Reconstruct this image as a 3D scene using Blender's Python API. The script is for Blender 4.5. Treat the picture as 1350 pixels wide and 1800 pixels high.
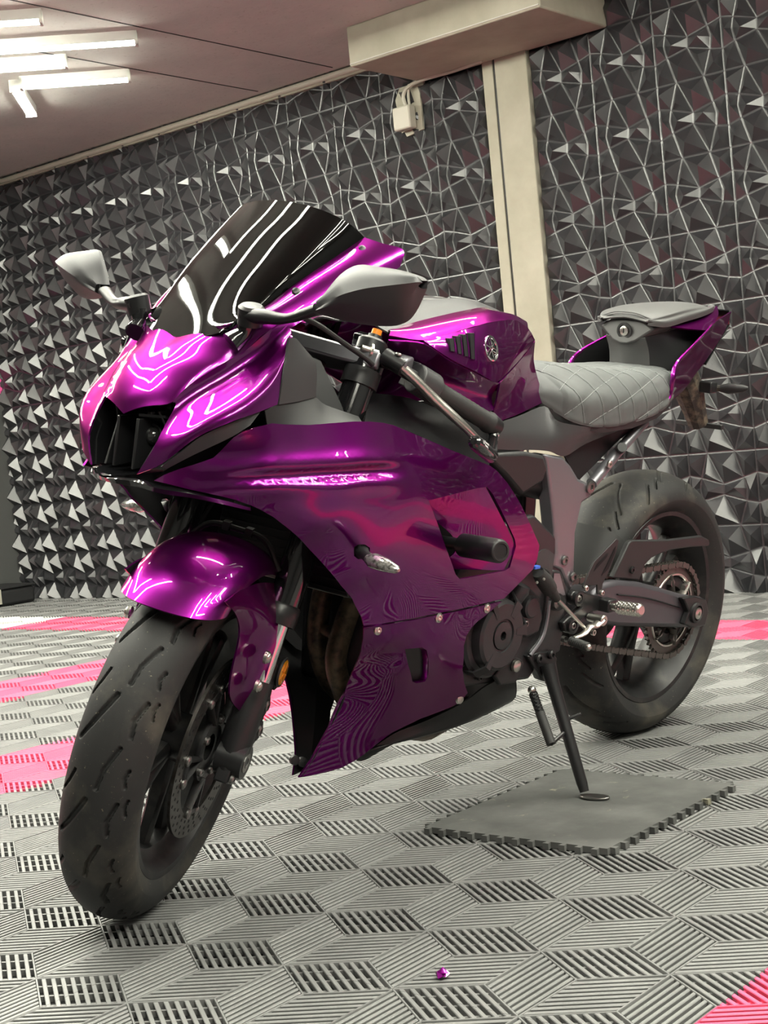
import bpy, bmesh, math, random
import numpy as np
from mathutils import Vector, Matrix
from mathutils.geometry import delaunay_2d_cdt
R = math.radians
random.seed(7)
for o in list(bpy.data.objects): bpy.data.objects.remove(o)
scene = bpy.context.scene
COL = scene.collection

# ------------------------------------------------------------------ camera
cam = bpy.data.cameras.new('camera'); cam_o = bpy.data.objects.new('camera', cam); COL.objects.link(cam_o)
cam.sensor_fit = 'VERTICAL'; cam.sensor_height = 36.0; cam.lens = 36.0 * 2561.9 / 1800.0
cam.clip_start = 0.05; cam.clip_end = 60
ax = Vector((0.764958, 0.637316, -0.093094)); ay = Vector((0.042995, 0.093687, 0.994673)); az = Vector((0.642643, -0.764886, 0.044265))
cam_o.matrix_world = Matrix(((ax.x, ay.x, az.x, 0), (ax.y, ay.y, az.y, 0), (ax.z, ay.z, az.z, 0.715), (0, 0, 0, 1)))
scene.camera = cam_o

# ------------------------------------------------------------------ world and exposure
world = bpy.data.worlds.new('world'); scene.world = world; world.use_nodes = True
world.node_tree.nodes['Background'].inputs[0].default_value = (0.9, 0.92, 1, 1)
world.node_tree.nodes['Background'].inputs[1].default_value = 0.05
scene.view_settings.view_transform = 'Standard'; scene.view_settings.look = 'None'
scene.view_settings.gamma = 1.0; scene.view_settings.use_curve_mapping = False
scene.view_settings.exposure = 0.6
TUBE_POWER = 70.0      # radiance of the LED tubes, the only light of the room

# ------------------------------------------------------------------ materials
MT = {}
def mat(name, col, rough=0.5, metal=0.0, spec=0.5, coat=0.0, coat_rough=0.03, trans=0.0, emit=None, noise=None, bump=None, tint=None, alpha=1.0, ior=None):
    """noise=(scale, colour, lo, hi[, roughness]) mixes a second colour by noise; bump=(scale, strength, distance)"""
    m = bpy.data.materials.new(name); m.use_nodes = True; nt = m.node_tree; N = nt.nodes; L = nt.links
    b = N['Principled BSDF']
    b.inputs['Base Color'].default_value = (*col, 1); b.inputs['Roughness'].default_value = rough
    b.inputs['Metallic'].default_value = metal; b.inputs['Specular IOR Level'].default_value = spec
    b.inputs['Coat Weight'].default_value = coat; b.inputs['Coat Roughness'].default_value = coat_rough
    b.inputs['Transmission Weight'].default_value = trans; b.inputs['Alpha'].default_value = alpha
    if ior: b.inputs['IOR'].default_value = ior
    if tint: b.inputs['Specular Tint'].default_value = (*tint, 1)
    if emit: b.inputs['Emission Color'].default_value = (*emit[0], 1); b.inputs['Emission Strength'].default_value = emit[1]
    if noise or bump:
        tc = N.new('ShaderNodeTexCoord')
    for nz in ([noise] if noise and not isinstance(noise, list) else (noise or [])):
        t = N.new('ShaderNodeTexNoise'); t.inputs['Scale'].default_value = nz[0]; t.inputs['Detail'].default_value = 6
        t.inputs['Roughness'].default_value = nz[4] if len(nz) > 4 else 0.6
        L.new(tc.outputs['Object'], t.inputs['Vector'])
        r = N.new('ShaderNodeMapRange'); r.inputs['From Min'].default_value = nz[2]; r.inputs['From Max'].default_value = nz[3]
        L.new(t.outputs['Fac'], r.inputs['Value'])
        x = N.new('ShaderNodeMix'); x.data_type = 'RGBA'
        if b.inputs['Base Color'].links: L.new(b.inputs['Base Color'].links[0].from_socket, x.inputs['A'])
        else: x.inputs['A'].default_value = (*col, 1)
        x.inputs['B'].default_value = (*nz[1], 1)
        L.new(r.outputs['Result'], x.inputs['Factor']); L.new(x.outputs['Result'], b.inputs['Base Color'])
    if bump:
        t = N.new('ShaderNodeTexNoise'); t.inputs['Scale'].default_value = bump[0]; t.inputs['Detail'].default_value = 4
        L.new(tc.outputs['Object'], t.inputs['Vector'])
        bp_ = N.new('ShaderNodeBump'); bp_.inputs['Strength'].default_value = bump[1]; bp_.inputs['Distance'].default_value = bump[2]
        L.new(t.outputs['Fac'], bp_.inputs['Height']); L.new(bp_.outputs['Normal'], b.inputs['Normal'])
    MT[name] = m; return m
mat('paint', (0.165, 0.005, 0.155), 0.29, 0.9, 0.5, 0.9, 0.012, tint=(0.85, 0.25, 0.36))
mat('black_gloss', (0.008, 0.008, 0.009), 0.12, 0, 0.6, 0.6)
mat('black_satin', (0.011, 0.011, 0.012), 0.36, 0, 0.5)
mat('black_plastic', (0.016, 0.016, 0.017), 0.5, 0, 0.5, bump=(1400, 0.12, 0.0006))
mat('dark_inner', (0.006, 0.006, 0.007), 0.6, 0, 0.3)
mat('grey_plastic', (0.034, 0.034, 0.036), 0.48, 0, 0.5, bump=(1400, 0.12, 0.0006))
mat('engine', (0.036, 0.035, 0.038), 0.36, 0.4, 0.5, bump=(700, 0.08, 0.0006))
mat('frame', (0.24, 0.238, 0.26), 0.38, 0.75, 0.5)
mat('swingarm', (0.10, 0.095, 0.108), 0.38, 0.6, 0.5)
mat('lens_dark', (0.03, 0.03, 0.03), 0.05, 0.3, 0.8, 1.0)
mat('rubber', (0.022, 0.022, 0.022), 0.62, 0, 0.35, noise=[(9, (0.075, 0.068, 0.055), 0.48, 0.72), (190, (0.24, 0.21, 0.15), 0.66, 0.74)], bump=(500, 0.1, 0.001))
mat('grip', (0.02, 0.02, 0.02), 0.65)
mat('rim', (0.014, 0.014, 0.015), 0.4, 0.2, 0.5, noise=(30, (0.05, 0.045, 0.04), 0.5, 0.8))
mat('disc', (0.10, 0.095, 0.09), 0.38, 0.9, 0.5, noise=(60, (0.05, 0.042, 0.036), 0.4, 0.7))
mat('chrome', (0.75, 0.75, 0.75), 0.12, 1)
mat('alu', (0.62, 0.60, 0.55), 0.3, 1)
mat('steel', (0.30, 0.29, 0.28), 0.35, 1)
mat('header', (0.14, 0.10, 0.065), 0.5, 0.6, noise=(40, (0.03, 0.025, 0.022), 0.4, 0.65))
mat('chain', (0.13, 0.12, 0.11), 0.45, 0.8)
mat('screen', (0.002, 0.002, 0.002), 0.03, 0, 0.4)
mat('seat', (0.088, 0.093, 0.093), 0.6, 0, 0.4, bump=(1800, 0.3, 0.0006))
mat('seat_grey', (0.07, 0.07, 0.07), 0.5, 0, 0.45, bump=(1600, 0.2, 0.0005))
mat('thread', (0.22, 0.235, 0.23), 0.7)
mat('reflector', (0.75, 0.30, 0.01), 0.2, 0, 0.6, 0.5)
mat('lens_clear', (0.42, 0.42, 0.40), 0.22, 0.6, 0.6, 0.8, noise=(160, (0.12, 0.12, 0.11), 0.45, 0.6))
mat('amber', (0.8, 0.25, 0.02), 0.3)
mat('blue', (0.05, 0.14, 0.6), 0.4)
mat('white_print', (0.7, 0.7, 0.7), 0.5)
mat('dirt', (0.03, 0.026, 0.022), 0.7, noise=(60, (0.16, 0.13, 0.09), 0.45, 0.7))
mat('panel', (0.022, 0.022, 0.025), 0.33, 0, 1.0)
mat('tile', (0.19, 0.19, 0.188), 0.4, 0, 0.6, noise=(9, (0.24, 0.24, 0.235), 0.4, 0.7))
mat('tile_pink', (0.80, 0.105, 0.21), 0.45, 0, 0.5)
mat('tile_white', (0.75, 0.76, 0.74), 0.45)
mat('tile_base', (0.006, 0.006, 0.006), 0.8)
mat('concrete_dark', (0.46, 0.455, 0.435), 0.85, 0, 0.2, noise=[(2.2, (0.56, 0.535, 0.50), 0.35, 0.7), (55, (0.35, 0.325, 0.295), 0.6, 0.75)], bump=(30, 0.3, 0.004))
mat('concrete_light', (0.33, 0.315, 0.25), 0.8, 0, 0.25, noise=[(6, (0.40, 0.38, 0.31), 0.35, 0.7), (160, (0.33, 0.28, 0.2), 0.70, 0.76)], bump=(60, 0.15, 0.002))
mat('wall_grey', (0.07, 0.072, 0.07), 0.7)
mat('wall_pink', (0.8, 0.12, 0.36), 0.6)
mat('wall_plain', (0.13, 0.13, 0.13), 0.6)
mat('white_plastic', (0.46, 0.44, 0.37), 0.5)
mat('cable_black', (0.02, 0.02, 0.02), 0.35)
mat('tube_light', (1, 1, 1), 0.5, emit=((1.0, 1.0, 0.86), TUBE_POWER))
mat('tube_body', (0.7, 0.7, 0.66), 0.5)
mat('mat_rubber', (0.075, 0.076, 0.073), 0.75, 0, 0.3, noise=[(7, (0.13, 0.13, 0.125), 0.4, 0.7), (22, (0.30, 0.28, 0.20), 0.66, 0.76)], bump=(300, 0.15, 0.001))
mat('bag', (0.012, 0.012, 0.013), 0.8)

# ------------------------------------------------------------------ mesh helpers
def V(p): return Vector(p)
class G:
    """collects polygons; build() links them as one mesh object"""
    def __init__(s): s.v = []; s.f = []; s.m = []
    def add(s, v, f, mi=0, flip=False):
        o = len(s.v); s.v += [tuple(p) for p in v]
        for q in f: s.f.append([i + o for i in (reversed(q) if flip else q)]); s.m.append(mi)
        return s
    def box(s, c, d, M=None, mi=0):
        P = []
        for z in (-.5, .5):
            for x, y in ((-.5, -.5), (.5, -.5), (.5, .5), (-.5, .5)):
                q = Vector((x * d[0], y * d[1], z * d[2]))
                if M: q = M @ q
                P.append(q + V(c))
        return s.add(P, [(3, 2, 1, 0), (4, 5, 6, 7), (0, 1, 5, 4), (1, 2, 6, 5), (2, 3, 7, 6), (3, 0, 4, 7)], mi)
    def tube(s, pts, r, n=12, caps=True, mi=0, smooth=0, flat=1.0):
        pts = [V(p) for p in pts]; rr = list(r) if hasattr(r, '__len__') else [r] * len(pts)
        if smooth:
            q = spline(pts, smooth); k = len(pts) - 1
            rr = [rr[min(int(i / smooth), k)] * (1 - i % smooth / smooth) + rr[min(int(i / smooth) + 1, k)] * (i % smooth / smooth) for i in range(len(q))]; pts = q
        a = None; P = []
        for i, p in enumerate(pts):
            t = (pts[min(i + 1, len(pts) - 1)] - pts[max(i - 1, 0)]).normalized()
            if a is None:
                a = t.orthogonal().normalized() if flat == 1.0 else (V((0, 0, 1)) - t * t.z).normalized()
            else: a = (a - t * a.dot(t)).normalized()
            b = t.cross(a)
            for k in range(n):
                w = 2 * math.pi * k / n
                P.append(p + (a * math.cos(w) * flat + b * math.sin(w)) * rr[i])
        F = [(i * n + k, i * n + (k + 1) % n, (i + 1) * n + (k + 1) % n, (i + 1) * n + k) for i in range(len(pts) - 1) for k in range(n)]
        if caps: F += [tuple(reversed(range(n))), tuple(range((len(pts) - 1) * n, len(pts) * n))]
        return s.add(P, F, mi)
    def cyl(s, p0, p1, r0, r1=None, n=20, mi=0): return s.tube([p0, p1], [r0, r0 if r1 is None else r1], n, True, mi)
    def lathe(s, prof, org, axis, n=32, mi=0, a0=0.0, a1=2 * math.pi, ref=None):
        ax_ = V(axis).normalized(); u = V(ref).normalized() if ref else ax_.orthogonal().normalized(); w = ax_.cross(u); P = []
        full = abs(a1 - a0 - 2 * math.pi) < 1e-6; m = n if full else n + 1
        for (t, r) in prof:
            for k in range(m):
                a = a0 + (a1 - a0) * k / n
                P.append(V(org) + ax_ * t + (u * math.cos(a) + w * math.sin(a)) * r)
        F = []
        for i in range(len(prof) - 1):
            for k in range(n):
                k2 = (k + 1) % m; F.append((i * m + k, i * m + k2, (i + 1) * m + k2, (i + 1) * m + k))
        return s.add(P, F, mi)
    def prism(s, loop, ext, mi=0):
        loop = [V(p) for p in loop]; e = V(ext); n = len(loop)
        F = [tuple(range(n)), tuple(reversed(range(n, 2 * n)))] + [(i, i + n, (i + 1) % n + n, (i + 1) % n) for i in range(n)]
        return s.add(loop + [p + e for p in loop], F, mi)
    def grid(s, rows, mi=0, closed=False):
        n = len(rows[0]); P = [p for r_ in rows for p in r_]
        return s.add(P, [(i * n + k, i * n + k + 1, (i + 1) * n + k + 1, (i + 1) * n + k) for i in range(len(rows) - 1) for k in range(n - 1)], mi)
    def sphere(s, c, r, n=14, mi=0, sc=(1, 1, 1)):
        P = []; F = []
        for i in range(n // 2 + 1):
            t = math.pi * i / (n // 2)
            for k in range(n):
                w = 2 * math.pi * k / n
                P.append(V(c) + V((r * sc[0] * math.sin(t) * math.cos(w), r * sc[1] * math.sin(t) * math.sin(w), r * sc[2] * math.cos(t))))
        for i in range(n // 2):
            for k in range(n): F.append((i * n + k, (i + 1) * n + k, (i + 1) * n + (k + 1) % n, i * n + (k + 1) % n))
        return s.add(P, F, mi)
    def torus(s, c, axis, R0, r, n=32, m=8, mi=0):
        return s.lathe([(r * math.sin(2 * math.pi * k / m), R0 + r * math.cos(2 * math.pi * k / m)) for k in range(m + 1)], c, axis, n, mi)
    def bolt(s, c, axis, r=.006, hgt=.005, hexr=.5, mi=0):
        a = V(axis).normalized()
        s.lathe([(0, r), (hgt * .7, r), (hgt, r * .75), (hgt, r * .45)], c, a, 14, mi)
        s.lathe([(hgt, r * .45), (hgt * .3, r * .45), (hgt * .3, 0.0001)], c, a, 6, mi); return s
    def mirror(s):
        o = len(s.v); nf = len(s.f)
        s.v += [(x, -y, z) for x, y, z in s.v[:o]]
        for i in range(nf): s.f.append([j + o for j in reversed(s.f[i])]); s.m.append(s.m[i])
        return s
    def flipped(s):
        g = G(); g.v = [(x, -y, z) for x, y, z in s.v]; g.f = [list(reversed(f)) for f in s.f]; g.m = list(s.m); return g
    def mapped(s, fn): s.v = [tuple(fn(V(p))) for p in s.v]; return s
    def build(s, name, mats, parent=None, angle=35, solid=None, bevel=None, sub=0, merge=True, inner=None, recalc=True, face=None):
        me = bpy.data.meshes.new(name)
        bm = bmesh.new()
        vs = [bm.verts.new(p) for p in s.v]
        for f, mi in zip(s.f, s.m):
            try:
                fc = bm.faces.new([vs[i] for i in f]); fc.material_index = mi; fc.smooth = True
            except ValueError: pass
        if merge: bmesh.ops.remove_doubles(bm, verts=bm.verts, dist=1e-5)
        if recalc: bmesh.ops.recalc_face_normals(bm, faces=bm.faces)
        if face is not None and sum((f.normal.dot(V(face)) * f.calc_area() for f in bm.faces)) < 0: bmesh.ops.reverse_faces(bm, faces=bm.faces)
        bm.to_mesh(me); bm.free()
        for m_ in ([mats] if isinstance(mats, str) else mats): me.materials.append(MT[m_])
        if angle < 180: me.set_sharp_from_angle(angle=R(angle))
        o = bpy.data.objects.new(name, me); COL.objects.link(o)
        if parent is not None: o.parent = parent
        if bevel:
            md = o.modifiers.new('bevel', 'BEVEL'); md.width = bevel; md.segments = 2; md.limit_method = 'ANGLE'; md.angle_limit = R(30)
        if sub:
            md = o.modifiers.new('sub', 'SUBSURF'); md.levels = sub; md.render_levels = sub
        if solid:
            md = o.modifiers.new('solid', 'SOLIDIFY'); md.thickness = solid; md.offset = -1
            if inner: me.materials.append(MT[inner]); md.material_offset = len(me.materials) - 1
            md = o.modifiers.new('split', 'EDGE_SPLIT'); md.split_angle = R(50)
        return o
def spline(P, k):
    P = [V(p) for p in P]; out = []
    for i in range(len(P) - 1):
        a = P[i - 1] if i else P[i] * 2 - P[i + 1]; b, c = P[i], P[i + 1]; d = P[i + 2] if i + 2 < len(P) else c * 2 - b
        for j in range(k):
            t = j / k
            out.append(0.5 * (2 * b + (c - a) * t + (2 * a - 5 * b + 4 * c - d) * t * t + (3 * b - a - 3 * c + d) * t ** 3))
    out.append(P[-1]); return out
def patch(rows, ku=6, kv=6):
    rows = [spline(r, ku) for r in rows]
    cols = [spline([r[i] for r in rows], kv) for i in range(len(rows[0]))]
    return [[cols[i][j] for i in range(len(cols))] for j in range(len(cols[0]))]
def relax(rows, n=12):
    # even out a fine control grid, borders fixed
    for _ in range(n):
        new = [list(r_) for r_ in rows]
        for i in range(1, len(rows) - 1):
            for j in range(1, len(rows[0]) - 1):
                new[i][j] = rows[i][j] * .4 + (rows[i - 1][j] + rows[i + 1][j] + rows[i][j - 1] + rows[i][j + 1]) * .15
        rows = new
    return rows
def inpoly(p, L):
    c = False; n = len(L)
    for i in range(n):
        x1, y1 = L[i][0], L[i][1]; x2, y2 = L[i - 1][0], L[i - 1][1]
        if (y1 > p[1]) != (y2 > p[1]) and p[0] < (x2 - x1) * (p[1] - y1) / (y2 - y1) + x1: c = not c
    return c
def tps_fit(C):
    C = np.array(C, float); P = C[:, :2]; n = len(P)
    d = np.linalg.norm(P[:, None] - P[None], axis=2); K = np.where(d > 0, d * d * np.log(d + 1e-12), 0) + 4e-4 * np.eye(n)
    A = np.zeros((n + 3, n + 3)); A[:n, :n] = K; A[:n, n] = 1; A[:n, n + 1:] = P; A[n, :n] = 1; A[n + 1:, :n] = P.T
    return P, np.linalg.solve(A, np.concatenate([C[:, 2], [0, 0, 0]]))
def tps(m, Q):
    P, w = m; Q = np.array(Q, float); d = np.linalg.norm(Q[:, None] - P[None], axis=2)
    return np.where(d > 0, d * d * np.log(d + 1e-12), 0) @ w[:-3] + w[-3] + Q @ w[-2:]
def resample(L, step):
    out = []
    for i in range(len(L)):
        a, b = L[i], L[(i + 1) % len(L)]; n = max(1, int(math.dist(a, b) / step))
        out += [(a[0] + (b[0] - a[0]) * k / n, a[1] + (b[1] - a[1]) * k / n) for k in range(n)]
    return out
def sheet(ctrl, outline, holes=(), step=.009, relief=None):
    """a skin l = f(s, z) over an outline with holes, triangulated on a fine grid"""
    m = tps_fit(ctrl); loops = [resample(outline, step)] + [resample(h_, step) for h_ in holes]
    pts = []; edges = []
    for L in loops:
        o = len(pts); pts += L; edges += [(o + i, o + (i + 1) % len(L)) for i in range(len(L))]
    bd = np.array(pts); xs = [p[0] for p in outline]; zs = [p[1] for p in outline]
    x = min(xs); j = 0
    while x < max(xs):
        z = min(zs) + (step * .5 if j % 2 else 0)
        while z < max(zs):
            if inpoly((x, z), outline) and not any(inpoly((x, z), h_) for h_ in holes) and np.min(np.hypot(bd[:, 0] - x, bd[:, 1] - z)) > step * .55: pts.append((x, z))
            z += step
        x += step * .87; j += 1
    v, e, f, *_ = delaunay_2d_cdt([Vector(p) for p in pts], edges, [], 0, 1e-7)
    l = tps(m, [(p.x, p.y) for p in v]); F = []
    if relief: l = l + np.array([relief(p.x, p.y) for p in v])
    for t in f:
        c = (sum(v[i].x for i in t) / 3, sum(v[i].y for i in t) / 3)
        if inpoly(c, outline) and not any(inpoly(c, h_) for h_ in holes): F.append(tuple(t))
    return G().add([(p.x, float(q), p.y) for p, q in zip(v, l)], F)
def tag(o, label=None, cat=None, group=None, kind=None):
    if label: o['label'] = label
    if cat: o['category'] = cat
    if group: o['group'] = group
    if kind: o['kind'] = kind
    return o
def empty(name, loc=(0, 0, 0)):
    o = bpy.data.objects.new(name, None); COL.objects.link(o); o.location = loc; o.empty_display_size = .1; return o
def copy_of(o, parent=None):
    c = o.copy(); COL.objects.link(c); c.parent = parent; return c

# ------------------------------------------------------------------ floor
WALL_Y = 5.378; CEIL = 2.52; XL = -7.45
CELL = 0.2011; TILE = 2 * CELL
fl = G().box((-2.4, 1.7, -0.066), (10.2, 7.6, 0.10)).build('floor', 'tile_base'); tag(fl, kind='structure', label='grey and pink ribbed interlocking floor tiles of the workshop', cat='floor')
def clip(poly, a, b, c):          # keep a*x + b*y <= c
    out = []
    for i in range(len(poly)):
        p, q = poly[i], poly[(i + 1) % len(poly)]; dp = a * p[0] + b * p[1] - c; dq = a * q[0] + b * q[1] - c
        if dp <= 0: out.append(p)
        if dp * dq < 0: t = dp / (dp - dq); out.append((p[0] + (q[0] - p[0]) * t, p[1] + (q[1] - p[1]) * t))
    return out
def clipsq(poly, e=0.0004):
    for a, b, c in ((1, 0, TILE - e), (-1, 0, -e), (0, 1, TILE - e), (0, -1, -e)):
        poly = clip(poly, a, b, c)
        if len(poly) < 3: return []
    return poly
def tile_geo():
    g = G()
    e1 = Vector((0, 2 * CELL / 3)); e2 = Vector((CELL / 2, CELL / 3)); e3 = Vector((CELL / 2, -CELL / 3))
    def bar(low, top, zb, zt, foot=None):
        lo = clipsq(low); tp = clipsq(top)
        if not lo: return
        if len(lo) != len(tp): tp = lo
        n = len(lo); bt = clipsq(foot) if foot else lo
        if len(bt) != n: bt = lo
        g.add([(x, y, zb) for x, y in bt] + [(x, y, zt - .001) for x, y in lo] + [(x, y, zt) for x, y in tp], [tuple(range(2 * n, 3 * n))] + [(i + q, (i + 1) % n + q, (i + 1) % n + n + q, i + n + q) for q in (0, n) for i in range(n)])
    def para(o, a, b, f0, f1, m0, m1): return [tuple(o + a * m0 + b * f0), tuple(o + a * m1 + b * f0), tuple(o + a * m1 + b * f1), tuple(o + a * m0 + b * f1)]
    for j in range(-2, 5):
        for i in range(-3, 5):
            n = Vector(((i + (.5 if j % 2 else 0)) * CELL, j * CELL))
            for a, b, k, fill in ((e1, -e3, 8, .50), (e2, e1, 8, .50), (e3, e2, 8, .50)):
                # slats run along a, stacked along b
                for q in range(k):
                    c0 = .03 + .94 * (q + .5) / k; hw = .94 / k * fill / 2
                    bar(para(n, a, b, c0 - hw, c0 + hw, .015, .985), para(n, a, b, c0 - hw * .74, c0 + hw * .74, .02, .98), -.014, 0, para(n, a, b, c0 - hw * .15, c0 + hw * .15, .03, .97))
                if a is e3:
                    for q in range(3):
                        m = (q + .5) / 3; bar(para(n, b, a, m - .02, m + .02, .0, 1), para(n, b, a, m - .02, m + .02, .0, 1), -.014, -.005)
            for a, b in ((e1, e2), (e2, e1), (e3, e2), (-e1, e2), (-e2, e1), (-e3, e2)):
                w = a.normalized(); pn = Vector((-w.y, w.x)) * .0014
                bar([tuple(n + pn), tuple(n - pn), tuple(n + a - pn), tuple(n + a + pn)], [tuple(n + pn * .7), tuple(n - pn * .7), tuple(n + a - pn * .7), tuple(n + a + pn * .7)], -.014, .0005)
    g.add([(0, 0, -.0135), (TILE, 0, -.0135), (TILE, TILE, -.0135), (0, TILE, -.0135)], [(0, 1, 2, 3)], 1)
    return g
TX, TY = -0.8560, 1.8267
tiles = {}
for nm in ('tile', 'tile_pink', 'tile_white'):
    o = tile_geo().build('floor_tile', [nm, 'tile_base'], angle=20, merge=False, recalc=True); tiles[nm] = o.data; bpy.data.objects.remove(o)
for iy in range(-3, 9):
    for ix in range(-17, 5):
        y = TY + iy * TILE; x = TX + ix * TILE
        k = 'tile'
        if ix in (-9, -6, 0) and iy < 6: k = 'tile_pink'
        if iy == 6: k = 'tile_pink' if ix > -14 else 'tile_white'
        o = bpy.data.objects.new('floor_tile', tiles[k]); COL.objects.link(o); o.location = (x, y, 0); o.parent = fl

# ------------------------------------------------------------------ walls, ceiling
wb = G().box(((XL + 2.6) / 2, WALL_Y + .11, CEIL / 2), (2.6 - XL + .2, .2, CEIL + .1)).build('wall_back', 'wall_grey'); tag(wb, 'black faceted diamond panel wall behind the motorcycle', 'wall', kind='structure')
A = {'A': (.29, 0), 'B': (.69, 0), 'C': (.18, .34), 'D': (.50, .436), 'E': (.80, .36), 'F': (0, .30), 'f': (1, .30), 'G': (0, .71), 'g': (1, .71), 'H': (.18, .65), 'I': (.49, .58),
     'J': (.82, .675), 'K': (.15, .48), 'L': (.84, .51), 'a': (.29, 1), 'b': (.70, 1), '0': (0, 0), '1': (1, 0), '2': (0, 1), '3': (1, 1)}
CELLS = [('0ACF', .085, .14, 1), ('ADC', .30, .28, .8), ('ABED', .58, .17, 1.15), ('B1fE', .895, .13, 1), ('FCKHG', .085, .48, .75), ('CDIHK', .31, .52, .7), ('DELJI', .70, .49, .8),
         ('EfgJL', .93, .53, .8), ('GHa2', .12, .88, 1), ('HIba', .42, .83, 1.15), ('IJb', .69, .73, .85), ('Jg3b', .92, .88, 1)]
PP = 0.2973
def panel_geo(zmax=None):
    g = G(); P = PP
    for names, au, av, hh in CELLS:
        L = [Vector(A[c]) for c in names]
        if sum(L[i].x * L[i - 1].y - L[i - 1].x * L[i].y for i in range(len(L))) > 0: L.reverse()
        n = len(L); ins = []
        for i in range(n):          # inset by the flat web around each pyramid
            p, q, r_ = L[i - 1], L[i], L[(i + 1) % n]
            d1 = (q - p).normalized(); d2 = (r_ - q).normalized(); n1 = Vector((d1.y, -d1.x)); n2 = Vector((d2.y, -d2.x)); w = .015
            bi = n1 + n2; k = w / max(.25, (1 + n1.dot(n2)) / 2) / 2
            c = q + bi * k
            if not 0: ins.append(c)
        cen = sum(ins, Vector((0, 0))) / n
        if (L[0] - cen).length < (ins[0] - cen).length: ins = [2 * a_ - b_ for a_, b_ in zip(L, ins)]
        o = [(p.x * P, 0, (1 - p.y) * P) for p in L]; ii = [(p.x * P, -.001, (1 - p.y) * P) for p in ins]
        ap = (au * P, -.040 * hh - .004, (1 - av) * P)
        g.add(o + ii + [ap], [(i, (i + 1) % n, n + (i + 1) % n, n + i) for i in range(n)] + [(n + i, n + (i + 1) % n, 2 * n) for i in range(n)])
    g.add([(0, 0, 0), (P, 0, 0), (P, .006, 0), (0, .006, 0), (0, 0, P), (P, 0, P), (P, .006, P), (0, .006, P)], [(0, 1, 2, 3), (4, 5, 6, 7), (0, 3, 7, 4), (1, 2, 6, 5)])
    return g
def cut(me, co, no):
    bm = bmesh.new(); bm.from_mesh(me)
    bmesh.ops.bisect_plane(bm, geom=bm.verts[:] + bm.edges[:] + bm.faces[:], plane_co=co, plane_no=no, clear_outer=True)
    m2 = me.copy(); bm.to_mesh(m2); bm.free(); return m2
po = panel_geo().build('wall_panel', 'panel', angle=2, recalc=False); pm = po.data; bpy.data.objects.remove(po)
bmx = bmesh.new(); bmx.from_mesh(pm)
for f in bmx.faces:
    if f.normal.y > .01: f.normal_flip()
bmx.to_mesh(pm); bmx.free()
Z0 = -0.025
ptop = cut(pm, (0, 0, CEIL - (Z0 + 8 * PP)), (0, 0, 1))
cols = [-3.463 + k * PP for k in range(14)] + [-3.705 - (k + 1) * PP for k in range(13)]
for x in cols:
    for r_ in range(9):
        o = bpy.data.objects.new('wall_panel', ptop if r_ == 8 else pm); COL.objects.link(o); o.location = (x, WALL_Y - .004, Z0 + r_ * PP); o.parent = wb
ce = G().box((-2.4, 1.4, CEIL + .06), (10.6, 8.4, .12)).build('ceiling', 'concrete_dark'); tag(ce, 'brown grey board marked concrete ceiling', 'ceiling', kind='structure')
for x_ in (-5.01, -4.515): G().box((x_, 2.6, CEIL - .0005), (.006, 5.4, .003)).build('formwork_seam', 'tile_base', ce)
wl = G().box((XL - .1, 1.4, CEIL / 2), (.2, 8.2, CEIL)).build('wall_left', 'wall_grey'); tag(wl, 'dark grey side wall with a pink band', 'wall', kind='structure')
G().box((XL + .002, 1.4, 1.275), (.006, 8.2, .15)).build('painted_band', 'wall_pink', wl)
wr = G().box((2.7, 1.4, CEIL / 2), (.2, 8.2, CEIL)).build('wall_right', 'wall_plain'); tag(wr, 'plain grey wall on the right', 'wall', kind='structure')
wf = G().box((-2.4, -2.3, CEIL / 2), (10.4, .2, CEIL)).build('wall_front', 'wall_plain'); tag(wf, 'plain grey wall behind the viewer', 'wall', kind='structure')
# column and beam in the wall
col = empty('concrete_column', (-3.58, WALL_Y, 0)); tag(col, 'pale concrete column in the black panel wall', 'column')
G().box((.035, -.012, 1.18), (.165, .05, 2.36)).build('shaft', 'concrete_light', col, bevel=.004)
G().box((-.09, -.006, 1.18), (.055, .05, 2.36)).build('side_strip', 'concrete_light', col, bevel=.003)
bm_ = empty('concrete_beam', (-3.56, WALL_Y - .25, CEIL)); tag(bm_, 'pale concrete beam stub on top of the column', 'beam')
G().prism([(-.49, -.26, -.17), (.49, -.26, -.17), (.49, .24, -.17), (-.49, .24, -.17)], (0, 0, .171)).build('beam_body', 'concrete_light', bm_, bevel=.008)
G().box((0, -.2615, -.16), (.97, .004, .004)).build('formwork_seam', 'concrete_dark', bm_)
tag(G().tube([(-3.632, WALL_Y - .022, 2.36), (-3.63, WALL_Y - .022, 1.4), (-3.632, WALL_Y - .022, .02)], .011, 10, smooth=4).build('black_cable', 'cable_black'), 'black cable running down the concrete column', 'cable')
# conduit along the ceiling edge
cd = empty('conduit_pipe', (-4.1, WALL_Y - .03, CEIL - .02)); tag(cd, 'white conduit pipe along the ceiling edge', 'pipe')
G().tube([(-3.3, 0, -.006), (0, 0, 0)], .015, 12).build('pipe', 'white_plastic', cd)
G().box((-1.65, .018, -.02), (3.3, .03, .012)).build('plaster_strip', 'concrete_light', cd)
for k in range(5): G().lathe([(-.012, .017), (.012, .017)], (-3.1 + k * .72, 0, -.004), (1, 0, 0), 12).build('clip', 'white_plastic', cd)
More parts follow.
